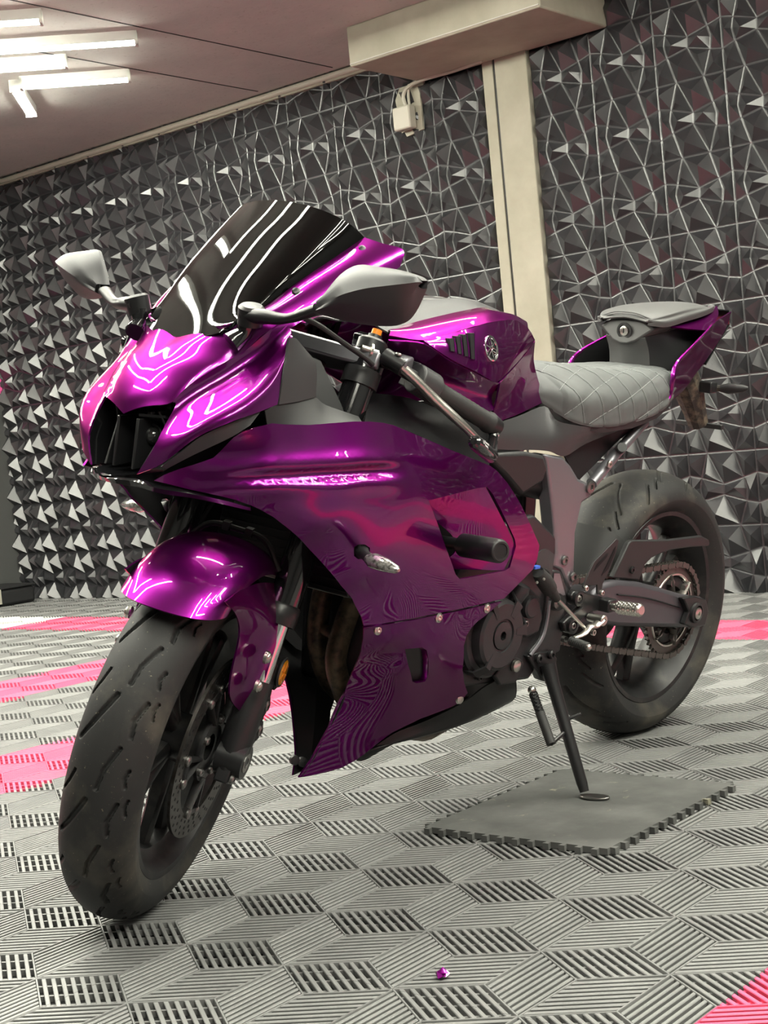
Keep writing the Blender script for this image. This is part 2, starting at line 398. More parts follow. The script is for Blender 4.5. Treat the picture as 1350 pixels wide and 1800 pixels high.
# junction box under the beam
jb = empty('junction_box', (-4.13, WALL_Y - .03, 2.2)); tag(jb, 'white junction box with cables under the beam', 'junction box')
G().box((0, -.028, 0), (.10, .05, .105)).build('box', 'white_plastic', jb, bevel=.008)
G().prism([(-.045, .018, -.08), (.075, .018, -.06), (.075, .018, .10), (.10, .018, .11), (.10, .018, .155), (-.04, .018, .15), (-.07, .018, .1)], (0, -.012, 0)).build('plaster_patch', 'concrete_light', jb)
G().tube([(.01, -.02, .05), (.0, -.02, .10), (.03, -.02, .135), (.12, -.02, .15), (.30, -.02, .148), (.46, -.03, .152)], .009, 8, smooth=6).build('cable', 'white_plastic', jb)
G().tube([(.03, -.02, .05), (.025, -.015, .10), (.03, -.01, .15)], .006, 8, smooth=4).build('cable', 'white_plastic', jb)
# LED tubes: nested chevrons under the ceiling
def tube_light(p, q, label):
    a = Vector((p[0], p[1], CEIL)); b = Vector((q[0], q[1], CEIL)); d = b - a; L = d.length; u = d / L
    t = empty('led_tube', (a + b) / 2); t.rotation_euler.z = math.atan2(d.y, d.x)
    G().box((0, 0, -.020), (L, .052, .040)).build('housing', 'tube_body', t)
    G().lathe([(-L / 2 + .012, .001), (-L / 2 + .012, .024), (L / 2 - .012, .024), (L / 2 - .012, .001)], (0, 0, -.0300), (1, 0, 0), 10, 0, math.pi + .5, 2 * math.pi - .5, (0, 1, 0)).build('diffuser', 'tube_light', t)
    for s_ in (-1, 1): G().box((s_ * (L / 2 - .006), 0, -.030), (.012, .052, .052)).build('end_cap', 'tube_body', t)
    tag(t, label, 'light', 'chevron LED ceiling tubes'); return t
NAMED = ['short LED tube nearest the wall, pointing right from the chevron tip', 'short LED tube slanting left from the chevron tip nearest the wall']
ORD = ['first', 'second', 'third', 'fourth', 'fifth', 'sixth', 'seventh', 'eighth', 'ninth', 'tenth']
def chevron(x, y, L, row, k, labels=(None, None)):
    d = L / math.sqrt(2)
    for s_, side_, lb in ((1, 'right', labels[0]), (-1, 'left', labels[1])):
        tube_light((x + s_ * .02, y + .02), (x + s_ * d, y + d), lb or 'LED tube, %s arm of the %s chevron from the wall in the %s row' % (side_, ORD[k], row))
AX = -5.40
chevron(AX, 4.13, .52, 'left', 0, NAMED)
chevron(AX, 3.70, .58, 'left', 1, ('short LED tube second from the wall on the ceiling', None))
chevron(AX, 3.32, 1.17, 'left', 2, ('long LED tube third from the wall on the ceiling', None))
chevron(AX, 2.80, 1.20, 'left', 3, ('LED tube fourth from the wall at the top left', None))
for k in range(4): chevron(AX, 2.36 - k * .44, .56 if k % 4 in (0, 1) else 1.18, 'left', k + 4)
for k in range(6): chevron(-2.75, 2.55 - k * .52, .9 if k % 3 == 2 else 1.7, 'middle', k)
for k in range(3): chevron(-.95, 3.75 - k * .5, .58, 'added short right', k)  # unseen row, added to brighten the right-hand wall panels
for k in range(10): chevron(.6, 3.7 - k * .48, .56 if k % 4 in (2, 3) else 1.18, 'far right', k)
# black case in the far corner
bg = empty('black_case', (-7.28, 5.02, 0)); tag(bg, 'low black case lying in the far left corner', 'case')
G().box((0, 0, .05), (.30, .42, .10)).build('body', 'bag', bg, bevel=.02); G().box((0, 0, .105), (.31, .43, .012)).build('lid', 'bag', bg, bevel=.004)
G().box((.157, -.05, .06), (.006, .03, .085)).build('strap', 'white_plastic', bg)

# ------------------------------------------------------------------ mat and floor litter
mt = G(); loop = []
x0, x1, y0, y1 = -1.695, -1.305, 2.05, 2.515
def edge(a, b, n, nrm):
    a = Vector(a); b = Vector(b); nrm = Vector(nrm); out = []
    for k in range(n):
        t = [(k + f) / n for f in (0, .22, .16, .5, .84 - .12, .78 - .12)]
        for f, hgt in ((.0, 0), (.27, 0), (.20, .011), (.58, .011), (.51, 0)):
            out.append(a + (b - a) * ((k + f) / n) + nrm * hgt)
    return out
loop = edge((x0, y0), (x1, y0), 12, (0, -1)) + edge((x1, y0), (x1, y1), 14, (1, 0)) + edge((x1, y1), (x0, y1), 12, (0, 1)) + edge((x0, y1), (x0, y0), 14, (-1, 0))
tag(G().prism([(p.x, p.y, .001) for p in loop], (0, 0, .011)).build('rubber_mat', 'mat_rubber', angle=30), 'square black rubber puzzle mat under the side stand', 'mat')
ch = G()
for k in range(9):
    a = k * .7; r_ = .006 + .007 * ((k * 37) % 10) / 10
    ch.v.append((math.cos(a) * r_, math.sin(a) * r_, .002 + .010 * ((k * 53) % 10) / 10))
ch.add([], []); ch.f = [[0, 1, 2], [2, 3, 4], [4, 5, 6], [6, 7, 8], [0, 2, 4], [0, 4, 6], [0, 6, 8], [1, 3, 5], [3, 5, 7]]; ch.m = [0] * 9
sh = ch.build('wrap_scrap', 'paint', angle=10, solid=.0015); sh.location = (-1.221, 1.484, .001); tag(sh, 'small crumpled purple scrap on the floor tiles', 'scrap')

# ------------------------------------------------------------------ motorcycle
# bike frame: x forward from the rear axle, y to the rider's left, z up; leaning on its side stand
bike = empty('motorcycle'); tag(bike, 'metallic purple sport motorcycle leaning on its side stand', 'motorcycle')
bike.matrix_world = Matrix(((-.043736, .980554, .191316, -1.79746), (-.999043, -.042927, -.008375, 2.93641), (0, -.191499, .981493, 0), (0, 0, 0, 1)))
WB, RAKE = 1.395, R(23.67)
FA = Vector((WB, 0, .298)); RA = Vector((0, 0, .311))
SO = Vector((WB + .09, 0, 0)); SR = Matrix.Rotation(0.51599, 3, Vector((-math.sin(RAKE), 0, math.cos(RAKE))))
def S(p): return SR @ (p - SO) + SO
FD = Vector((-math.sin(RAKE), 0, math.cos(RAKE)))       # along the fork, upwards
def fork(t, l, off=0.0): return FA + FD * t + Vector((0, l, 0)) + Vector((math.cos(RAKE), 0, math.sin(RAKE))) * off
YL = Vector((0, 1, 0))

def tyre(org, Ro, rs, hw, bead, hb, strokes, periods, nth):
    per = nth // periods; nl = 104
    prof = [(-hb, bead), (-hb - .004, bead + .004)]
    aa = [(-math.pi / 2 + math.pi * k / nl) for k in range(nl + 1)]
    prof += [(hw * math.sin(a), rs + (Ro - rs) * math.cos(a)) for a in aa] + [(hb + .004, bead + .004), (hb, bead)]
    n = len(prof); th = np.arange(per) / nth * 2 * math.pi
    arcl = [0]
    for i in range(1, n): arcl.append(arcl[-1] + math.dist(prof[i], prof[i - 1]))
    mid = arcl[n // 2]
    X = th[:, None] * Ro * np.ones((1, n)); Y = (np.array(arcl) - mid)[None, :] * np.ones((per, 1)); D = np.full((per, n), 9.0)
    C = 2 * math.pi * Ro / periods
    for st in strokes:
        *pts, wid = st
        pts = [tuple(q) for q in pts]
        for sh_ in (-2, -1, 0, 1, 2):
            for a, b in zip(pts, pts[1:]):
                ax_, ay_ = a[0] / 1000 + sh_ * C, a[1] / 1000; bx, by = b[0] / 1000 + sh_ * C, b[1] / 1000
                dx, dy = bx - ax_, by - ay_; t = np.clip(((X - ax_) * dx + (Y - ay_) * dy) / (dx * dx + dy * dy), 0, 1)
                D = np.minimum(D, np.hypot(X - ax_ - t * dx, Y - ay_ - t * dy) / (wid / 2000))
    dep = np.clip((1.25 - D) / .5, 0, 1) * .0065
    g = G(); v = []
    for k in range(nth):
        a = 2 * math.pi * k / nth; ca, sa = math.cos(a), math.sin(a); dk = dep[k % per]
        for i, (l, r_) in enumerate(prof):
            rr = r_ - dk[i] * (1 if 2 < i < n - 3 else 0); v.append((org.x + rr * ca, org.y + l, org.z + rr * sa))
    g.v = v; g.f = [[k * n + i, k * n + i + 1, ((k + 1) % nth) * n + i + 1, ((k + 1) % nth) * n + i] for k in range(nth) for i in range(n - 1)]; g.m = [0] * len(g.f)
    return g
def rim(org, r_in, hb, hub_w, spokes, gears):
    g = G()
    P = [(-hb, .222), (-hb + .004, .226), (-hb + .006, .214), (-hb + .02, .207), (-.02, .192), (.02, .192), (hb - .02, .207), (hb - .006, .214), (hb - .004, .226), (hb, .222), (hb - .002, .212), (hb - .022, .199), (.02, .183), (-.02, .183), (-hb + .022, .199), (-hb + .002, .212), (-hb, .222)]
    g.lathe(P, org, YL, 96); return g
def spoke(org, ang, w0, w1, d0, d1, r0, r1, twist):
    g = G(); rows = []
    for k in range(6):
        t = k / 5; r_ = r0 + (r1 - r0) * t; a = ang + twist * (1 - t) ** 1.5
        rad = Vector((math.cos(a), 0, math.sin(a))); tan = Vector((-math.sin(a), 0, math.cos(a)))
        w = w0 + (w1 - w0) * t + (.010 * max(0, t - .75) / .25); d = d0 + (d1 - d0) * t
        c = org + rad * r_
        rows.append([c + tan * w * .5 + YL * d * .32, c + tan * w * .22 + YL * d * .5, c - tan * w * .22 + YL * d * .5, c - tan * w * .5 + YL * d * .32,
                     c - tan * w * .5 - YL * d * .32, c - tan * w * .22 - YL * d * .5, c + tan * w * .22 - YL * d * .5, c + tan * w * .5 - YL * d * .32])
    n = 8
    g.add([p for r_ in rows for p in r_], [(i * n + k, i * n + (k + 1) % n, (i + 1) * n + (k + 1) % n, (i + 1) * n + k) for i in range(5) for k in range(n)])
    return g
# tread: strokes (arc mm, lateral mm) ..., width mm
FS = [((-64, -46), (-40, -30), (-8, -14), (10, -6), 7), ((4, -58), (24, -44), (44, -36), 5), ((30, 6), (60, 10), (96, 24), 5.5), ((-42, 34), (-18, 30), (12, 40), 6), ((40, 46), (52, 42), (66, 46), 5), ((-8, 56), (6, 52), (18, 56), 5)]
RS_ = [((-70, -60), (-40, -38), (-10, -20), (16, -10), 8), ((10, -92), (40, -70), (58, -56), 6), ((-70, 60), (-40, 38), (-10, 20), (16, 10), 8), ((10, 92), (40, 70), (58, 56), 6), ((70, 74), (90, 58), (104, 50), 5), ((70, -74), (90, -58), (104, -50), 5)]
fw = tyre(FA, .300, .245, .060, .221, .050, FS, 12, 1152).mapped(S).build('front_tyre', 'rubber', bike, angle=60)
fr = rim(FA, .2, .052, .1, 10, 0).mapped(S).build('front_rim', 'rim', bike)
for k in range(10):
    spoke(FA, 2 * math.pi * (k + (.18 if k % 2 else -.18)) / 10, .026, .017, .030, .020, .038, .192, (.12 if k % 2 else -.12)).mapped(S).build('spoke', 'rim', fr, angle=50)
G().lathe([(-.065, .022), (-.065, .046), (-.045, .048), (-.03, .040), (.03, .040), (.045, .048), (.065, .046), (.065, .022)], FA, YL, 40).mapped(S).build('hub', 'rim', fr)
# brake discs
def disc(org, l, r0, r1, holes_n, arms, name, parent, st=None):
    g = G(); n = 120
    for z, fl_ in ((-.0025, 1), (.0025, 0)): pass
    g.lathe([(-.0025, r1), (-.0025, r0), (.0025, r0), (.0025, r1), (-.0025, r1)], org + YL * l, YL, n)
    if st: g.mapped(st)
    d = g.build(name, 'disc', parent)
    h_ = G()
    for k in range(holes_n):
        for q, rr in enumerate((.80, .55, .28)):
            a = 2 * math.pi * (k + q * .33) / holes_n; r_ = r0 + (r1 - r0) * rr
            c = org + Vector((math.cos(a) * r_, l, math.sin(a) * r_))
            h_.lathe([(-.0029, .0001), (-.0029, .0028), (.0029, .0028), (.0029, .0001)], c, YL, 8)
    if st: h_.mapped(st)
    h_.build('drilled_holes', 'dark_inner', d)
    c_ = G(); sg = 1 if l > 0 else -1
    c_.lathe([(-.003, .056), (.003, .056), (.003, .038), (-.003, .038), (-.003, .056)], org + YL * l, YL, 48)
    for k in range(arms):
        a = 2 * math.pi * k / arms
        for da in (-.16, .16):
            p0 = org + YL * l + Vector((math.cos(a) * .05, 0, math.sin(a) * .05)); b = a + da * 1.15; p1 = org + YL * l + Vector((math.cos(b) * (r0 + .004), 0, math.sin(b) * (r0 + .004)))
            c_.tube([p0, p1], [.010, .007], 6, flat=.4)
        b0 = [a + (-.2 + .4 * q / 4) for q in range(5)]
        c_.tube([org + YL * l + Vector((math.cos(b) * (r0 - .006), 0, math.sin(b) * (r0 - .006))) for b in b0], .007, 6)
    if st: c_.mapped(st)
    c_.build('carrier', 'rim', d)
    for k in range(arms):
        for da in (-.18, .18):
            a = 2 * math.pi * k / arms + da; c = org + Vector((math.cos(a) * (r0 - .003), l + sg * .003, math.sin(a) * (r0 - .003)))
            gg = G().lathe([(0, .0085), (sg * .003, .0085), (sg * .005, .005), (sg * .004, .0005)], c, YL, 14)
            if st: gg.mapped(st)
            gg.build('rivet', 'steel', d)
        a = 2 * math.pi * (k + .5) / arms; c = org + Vector((math.cos(a) * .047, l + sg * .003, math.sin(a) * .047))
        gg = G().bolt(c, YL * sg, .007, .006)
        if st: gg.mapped(st)
        gg.build('bolt', 'steel', d)
    return d
disc(FA, .066, .112, .149, 36, 5, 'front_brake_disc', bike, S); disc(FA, -.066, .112, .149, 36, 5, 'front_brake_disc', bike, S)
# ---- fork
for sgn in (1, -1):
    l = .105 * sgn
    a = G().tube([fork(.225, l), fork(.235, l), fork(.66, l), fork(.70, l)], [.0265, .0275, .0275, .025], 24).mapped(S).build('fork_outer_tube', 'black_gloss', bike)
    G().lathe([(0, .029), (.012, .030), (.03, .030), (.034, .0275)], fork(.22, l), FD, 24).mapped(S).build('seal_collar', 'black_satin', a)
    b = G().tube([fork(.06, l), fork(.30, l)], .0205, 24).mapped(S).build('fork_inner_tube', 'chrome', bike)
    f = G().tube([fork(-.030, l), fork(-.01, l), fork(.085, l), fork(.125, l)], [.020, .027, .026, .024], 20).mapped(S).build('fork_bottom', 'black_satin', bike)
    # axle clamp lug, behind the leg
    G().tube([fork(-.005, l - sgn * .02), fork(-.005, l + sgn * .026)], .028, 20).mapped(S).build('axle_clamp', 'black_satin', f)
    G().prism([fork(-.045, l + sgn * .012, .022), fork(-.045, l + sgn * .012, -.005), fork(.0, l + sgn * .012, -.035), fork(.03, l + sgn * .012, -.075), fork(.11, l + sgn * .012, -.072), fork(.16, l + sgn * .012, -.048), fork(.16, l + sgn * .012, -.018), fork(0, l + sgn * .012, .02)], YL * -.024 * sgn).mapped(S).build('caliper_bracket', 'black_satin', f, bevel=.003)
    for t_, o_ in ((.090, -.056), (.048, -.063)):
        G().bolt(fork(t_, l + sgn * .012, o_), YL * sgn, .010, .006).mapped(S).build('caliper_bolt', 'steel', f)
        G().lathe([(-.01, .017), (sgn * .004, .017), (sgn * .004, .010)], fork(t_, l + sgn * .010, o_), YL, 18).mapped(S).build('bolt_boss', 'black_satin', f)
    G().bolt(fork(-.035, l + sgn * .014, .012), YL * sgn, .008, .006).mapped(S).build('pinch_bolt', 'steel', f)
    G().lathe([(sgn * .02, .016), (sgn * .027, .016), (sgn * .027, .009), (sgn * .02, .009)], fork(-.005, l), YL, 18).mapped(S).build('axle_end', 'steel', f)
    # radial caliper behind the fork leg
    cp = G(); th0 = math.atan2(fork(.12, 0, -.10).z - FA.z, fork(.12, 0, -.10).x - FA.x)
    for w_, r0_, r1_, d0, d1 in ((.62, .100, .160, -.020, -.004), (.62, .100, .160, .004, .022), (.58, .150, .166, -.02, .022)):
        n = 10; rows = []
        for k in range(n + 1):
            a_ = th0 - w_ / 2 + w_ * k / n; e = .006 if k in (0, n) else 0
            ring = [(r0_ + e, d0 + e * .5), (r1_ - e, d0 + e * .5), (r1_ - e, d1 - e * .5), (r0_ + e, d1 - e * .5)]
            rows.append([FA + Vector((math.cos(a_) * r_, (.066 + d_) * sgn, math.sin(a_) * r_)) for r_, d_ in ring])
        cp.add([p for q in rows for p in q], [(i * 4 + k, i * 4 + (k + 1) % 4, (i + 1) * 4 + (k + 1) % 4, (i + 1) * 4 + k) for i in range(n) for k in range(4)] + [(0, 1, 2, 3), (n * 4, n * 4 + 1, n * 4 + 2, n * 4 + 3)])
    c = cp.mapped(S).build('brake_caliper', 'black_satin', bike, bevel=.003)
    for q in (-.16, .16):
        a_ = th0 + q; G().lathe([(.022 * sgn, .019), (.0255 * sgn, .017), (.0255 * sgn, .011)], FA + Vector((math.cos(a_) * .128, .066 * sgn, math.sin(a_) * .128)), YL, 18).mapped(S).build('piston_cover', 'black_gloss', c)
    # hose along the leg
    G().tube([fork(.12, sgn * .085, -.11), fork(.20, sgn * .10, -.075), fork(.30, sgn * .10, -.055), fork(.42, sgn * .07, -.05), fork(.52, sgn * .03, -.04)], .0045, 8, smooth=6).mapped(S).build('brake_hose', 'cable_black', bike)
    # round amber reflector
    rc = fork(.150, sgn * .118, -.075)
    rf = G().lathe([(0, .0225), (.005 * sgn, .0225), (.006 * sgn, .020), (.006 * sgn, .0001)], rc, YL, 28).mapped(S).build('side_reflector', 'reflector', bike)
    rf['label'] = 'round amber reflector'
    for k in range(4):
        a_ = math.pi / 2 * k + .5
        G().prism([rc + YL * .0062 * sgn, rc + YL * .0062 * sgn + Vector((math.cos(a_), 0, math.sin(a_))) * .018, rc + YL * .0062 * sgn + Vector((math.cos(a_ + .75), 0, math.sin(a_ + .75))) * .018], YL * .0006 * sgn).mapped(S).build('facet', 'amber', rf)
    G().torus(rc + YL * .003 * sgn, YL, .0235, .003, 28, 6).mapped(S).build('reflector_ring', 'black_plastic', rf)
    G().prism([rc + Vector((-.012, -.004 * sgn, -.03)), rc + Vector((.012, -.004 * sgn, -.03)), rc + Vector((.03, -.004 * sgn, .0)), rc + Vector((.02, -.004 * sgn, .03)), rc + Vector((-.01, -.004 * sgn, .02))], YL * .004 * sgn).mapped(S).build('reflector_bracket', 'black_satin', rf)
# hose guide block
G().box(fork(.235, .098, -.052), (.03, .02, .022)).mapped(S).build('hose_clamp', 'black_plastic', bike, bevel=.002)
# triple clamps and stem
for t_, nm in ((.665, 'upper_triple_clamp'), (.50, 'lower_triple_clamp')):
    g = G(); L_ = [(-.13, .03), (-.13, -.03), (-.08, -.045), (-.03, -.068), (.03, -.068), (.08, -.045), (.13, -.03), (.13, .03), (.06, .02), (-.06, .02)]
    g.prism([fork(t_, l_, o_) for l_, o_ in L_], FD * .028)
    g.mapped(S).build(nm, 'frame' if t_ > .6 else 'black_satin', bike, bevel=.004)
for sgn in (1, -1): G().lathe([(0, .026), (.018, .026), (.022, .022), (.022, .013), (.030, .012), (.030, .0002)], fork(.695, .105 * sgn), FD, 20).mapped(S).build('fork_cap', 'black_satin', bike)
G().cyl(fork(.45, 0, -.037), fork(.70, 0, -.037), .03).mapped(S).build('steering_stem', 'black_satin', bike)
# ---- front fender
def fend(a, w, rr):           # a in degrees round the axle, w -1..1 across
    l = .083 * math.sin(w * math.pi / 2); r_ = rr - .040 * (1 - math.cos(w * math.pi / 2)) ** 1.0
    return FA + Vector((r_ * math.cos(R(a)), l, r_ * math.sin(R(a))))
rows = []
for k in range(19):
    t = k / 18; row = []
    for j in range(25):
        w = -1 + 2 * j / 24; a0 = 56 + 11 * abs(w) ** 2.2; a1 = 138 - 16 * abs(w) ** 2
        a = a0 + (a1 - a0) * t; rr = .338 - .010 * math.exp(-t * 9) - .006 * t; row.append(fend(a, w, rr))
    rows.append(row)
G().grid(rows).mapped(S).build('front_fender', 'paint', bike, angle=60, solid=.003, inner='dark_inner')
fd = bike.children[-1]
for sgn in (1, -1):
    rows = [[(1.526,0.0825,0.5926), (1.462,0.085,0.5504), (1.435,0.087,0.5099), (1.444,0.09,0.4602), (1.443,0.092,0.4266), (1.422,0.094,0.3975), (1.366,0.104,0.3545)], [(1.475,0.083,0.5951), (1.422,0.092,0.5455), (1.396,0.096,0.4959), (1.393,0.099,0.446), (1.394,0.101,0.4126), (1.382,0.103,0.3821), (1.358,0.108,0.3487)], [(1.383,0.083,0.5842), (1.365,0.102,0.5342), (1.354,0.108,0.4899), (1.358,0.111,0.4385), (1.367,0.112,0.4049), (1.364,0.113,0.377), (1.364,0.114,0.3513)], [(1.291,0.083,0.5597), (1.294,0.112,0.5069), (1.326,0.118,0.4863), (1.351,0.12,0.4391), (1.358,0.12,0.4064), (1.358,0.119,0.372), (1.369,0.117,0.3552)]]
    g = G().grid(patch(rows, 4, 4))
    if sgn < 0: g = g.flipped()
    g.mapped(S).build('fender_leg', 'paint', fd, angle=60, solid=.003, inner='dark_inner', face=(0, sgn, 0))
    for p in ((1.376,0.121,0.4676), (1.391,0.121,0.4234)):
        gg = G().sphere(V(p) + Vector((0, .002, 0)), .0085, 14, sc=(1, .6, 1)).lathe([(-.004, .0105), (.001, .0105), (.002, .008)], p, YL, 16)
        if sgn < 0: gg = gg.flipped()
        gg.mapped(S).build('fender_bolt', 'alu', fd)
G().tube([fork(.30, .085, .02), fork(.34, .05, .03), fork(.345, 0, .03), fork(.34, -.05, .03), fork(.30, -.085, .02)], .005, 8, smooth=6).mapped(S).build('brake_hose_bridge', 'cable_black', bike)
for q in (-.02, .02): G().box(fork(.346, q, .03), (.014, .012, .014)).mapped(S).build('hose_clip', 'black_plastic', bike)
# ------------------------------------------------------------------ bodywork
SIDE_CTRL=[(1.497,0.7276,0.088),(1.47,0.7417,0.1),(1.424,0.7626,0.135),(1.405,0.8045,0.175),(1.367,0.8178,0.198),(1.302,0.8143,0.212),(1.209,0.8153,0.216),(1.095,0.7983,0.214),(1.017,0.7738,0.21),(0.8786,0.7298,0.203),(0.7886,0.6828,0.205),(0.6822,0.5571,0.208),(1.447,0.7338,0.118),(1.42,0.7481,0.163),(1.37,0.7554,0.207),(1.298,0.7551,0.231),(1.206,0.7548,0.239),(1.064,0.7255,0.235),(1.397,0.7743,0.174),(1.33,0.7834,0.213),(1.197,0.7815,0.229),(1.024,0.7418,0.224),(1.452,0.718,0.118),(1.419,0.7208,0.163),(1.368,0.7211,0.207),(1.301,0.7196,0.236),(1.21,0.7203,0.245),(1.069,0.708,0.241),(1.3,0.6674,0.238),(1.209,0.6506,0.248),(1.096,0.6287,0.245),(1.186,0.5721,0.232),(1.066,0.5265,0.226),(0.9077,0.5035,0.221),(0.7602,0.5238,0.213),(1.13,0.6882,0.247),(0.7801,0.6306,0.213),(0.8712,0.695,0.215),(1.417,0.7059,0.15),(1.383,0.6919,0.175),(1.328,0.6598,0.195),(1.287,0.6239,0.203),(1.236,0.5775,0.206),(1.181,0.5268,0.203),(1.145,0.4769,0.198),(1.068,0.4757,0.213),(0.9864,0.4749,0.217),(0.8878,0.4729,0.215),(0.7843,0.4717,0.211),(0.6984,0.5128,0.208)]
SIDE_OUT=[(1.496,0.7275),(1.483,0.7359),(1.47,0.7417),(1.448,0.7518),(1.427,0.7632),(1.42,0.774),(1.415,0.7859),(1.411,0.796),(1.404,0.8043),(1.388,0.8126),(1.367,0.8186),(1.347,0.8166),(1.302,0.8144),(1.262,0.8154),(1.209,0.8156),(1.173,0.8135),(1.142,0.8101),(1.116,0.805),(1.094,0.7982),(1.018,0.7738),(0.9498,0.7514),(0.8792,0.7299),(0.84,0.7172),(0.8198,0.7066),(0.7888,0.6828),(0.7705,0.664),(0.7496,0.6415),(0.7105,0.5935),(0.6815,0.557),(0.6861,0.5307),(0.6985,0.5129),(0.7408,0.4931),(0.7842,0.4717),(0.8878,0.4724),(0.9864,0.4749),(1.067,0.4751),(1.143,0.4746),(1.152,0.4907),(1.181,0.527),(1.211,0.5523),(1.236,0.5775),(1.263,0.6024),(1.288,0.6241),(1.312,0.6445),(1.329,0.6592),(1.349,0.6744),(1.368,0.6857),(1.384,0.6939),(1.403,0.7016),(1.418,0.7062),(1.437,0.7112),(1.454,0.7152),(1.474,0.7214)]
SIDE_HOLE=[(1.049,0.6801),(0.9641,0.682),(0.8912,0.6842),(0.8617,0.6833),(0.844,0.6697),(0.7684,0.5797),(0.763,0.5664),(0.7782,0.5284),(0.7926,0.5252),(0.8978,0.529),(0.9351,0.5304),(0.9493,0.5406),(0.9911,0.5964)]
SIDE_IND=[(1.218,0.6209),(1.212,0.6253),(1.2,0.6244),(1.189,0.6179),(1.187,0.6091),(1.192,0.6018),(1.204,0.5996),(1.213,0.606)]
LOW_CTRL=[(1.145,0.4769,0.198),(1.068,0.4757,0.213),(0.9864,0.4749,0.217),(0.8878,0.4729,0.215),(0.7843,0.4717,0.211),(1.109,0.4283,0.166),(1.078,0.3721,0.122),(1.052,0.3139,0.078),(1.057,0.2425,0.047),(1.07,0.1815,0.022),(1.088,0.147,0.009),(0.9768,0.1606,0.04),(0.9226,0.2136,0.08),(0.8761,0.2368,0.107),(0.8168,0.2534,0.13),(0.8002,0.2725,0.145),(1.013,0.3662,0.165),(0.9549,0.3824,0.192),(1.001,0.2979,0.105),(0.8534,0.3448,0.18),(0.8662,0.4306,0.206),(0.8322,0.448,0.21),(1.005,0.4343,0.205),(1.081,0.4348,0.195)]
LOW_OUT=[(1.139,0.4697),(1.067,0.4715),(0.9852,0.4711),(0.8864,0.4684),(0.7897,0.4665),(0.8054,0.4598),(0.8318,0.4479),(0.8534,0.4394),(0.8664,0.4306),(0.8776,0.4162),(0.8767,0.3962),(0.8527,0.3441),(0.8246,0.3099),(0.796,0.2818),(0.7989,0.2722),(0.8039,0.2602),(0.8171,0.2536),(0.8769,0.2375),(0.9228,0.2137),(0.9487,0.1865),(0.9614,0.1726),(0.9772,0.1607),(1,0.1502),(1.026,0.1466),(1.058,0.1456),(1.088,0.1468),(1.07,0.1816),(1.057,0.2423),(1.053,0.3144),(1.079,0.3725),(1.1,0.4093),(1.119,0.4419)]
LOW_WIN=[(1.029,0.4144),(0.9932,0.413),(0.9798,0.4055),(0.9648,0.384),(0.937,0.3429),(0.9355,0.3326),(0.9524,0.3314),(0.9645,0.337),(1.002,0.3773)]
GRV = [(1.453,0.112,0.7232), (1.417,0.16,0.7339), (1.366,0.204,0.7402), (1.298,0.231,0.7412), (1.206,0.24,0.7398), (1.102,0.237,0.7324)]
def groove(x, z):
    best = 9; tt = 0
    for k in range(len(GRV) - 1):
        a, b = GRV[k], GRV[k + 1]; dx, dz = b[0] - a[0], b[2] - a[2]; t = max(0, min(1, ((x - a[0]) * dx + (z - a[2]) * dz) / (dx * dx + dz * dz)))
        d = math.hypot(x - a[0] - t * dx, z - a[2] - t * dz)
        if d < best: best = d; tt = (k + t) / (len(GRV) - 1); side_ = (z - a[2] - t * dz)
    w = min(1, tt / .35) * min(1, (1 - tt) / .12)
    return w * (-.011 * math.exp(-(best / .0095) ** 4) + .004 * math.exp(-((best - .018) / .012) ** 2))
side = sheet(SIDE_CTRL, SIDE_OUT, [SIDE_HOLE, SIDE_IND], .008, groove); low = sheet(LOW_CTRL, LOW_OUT, [LOW_WIN])
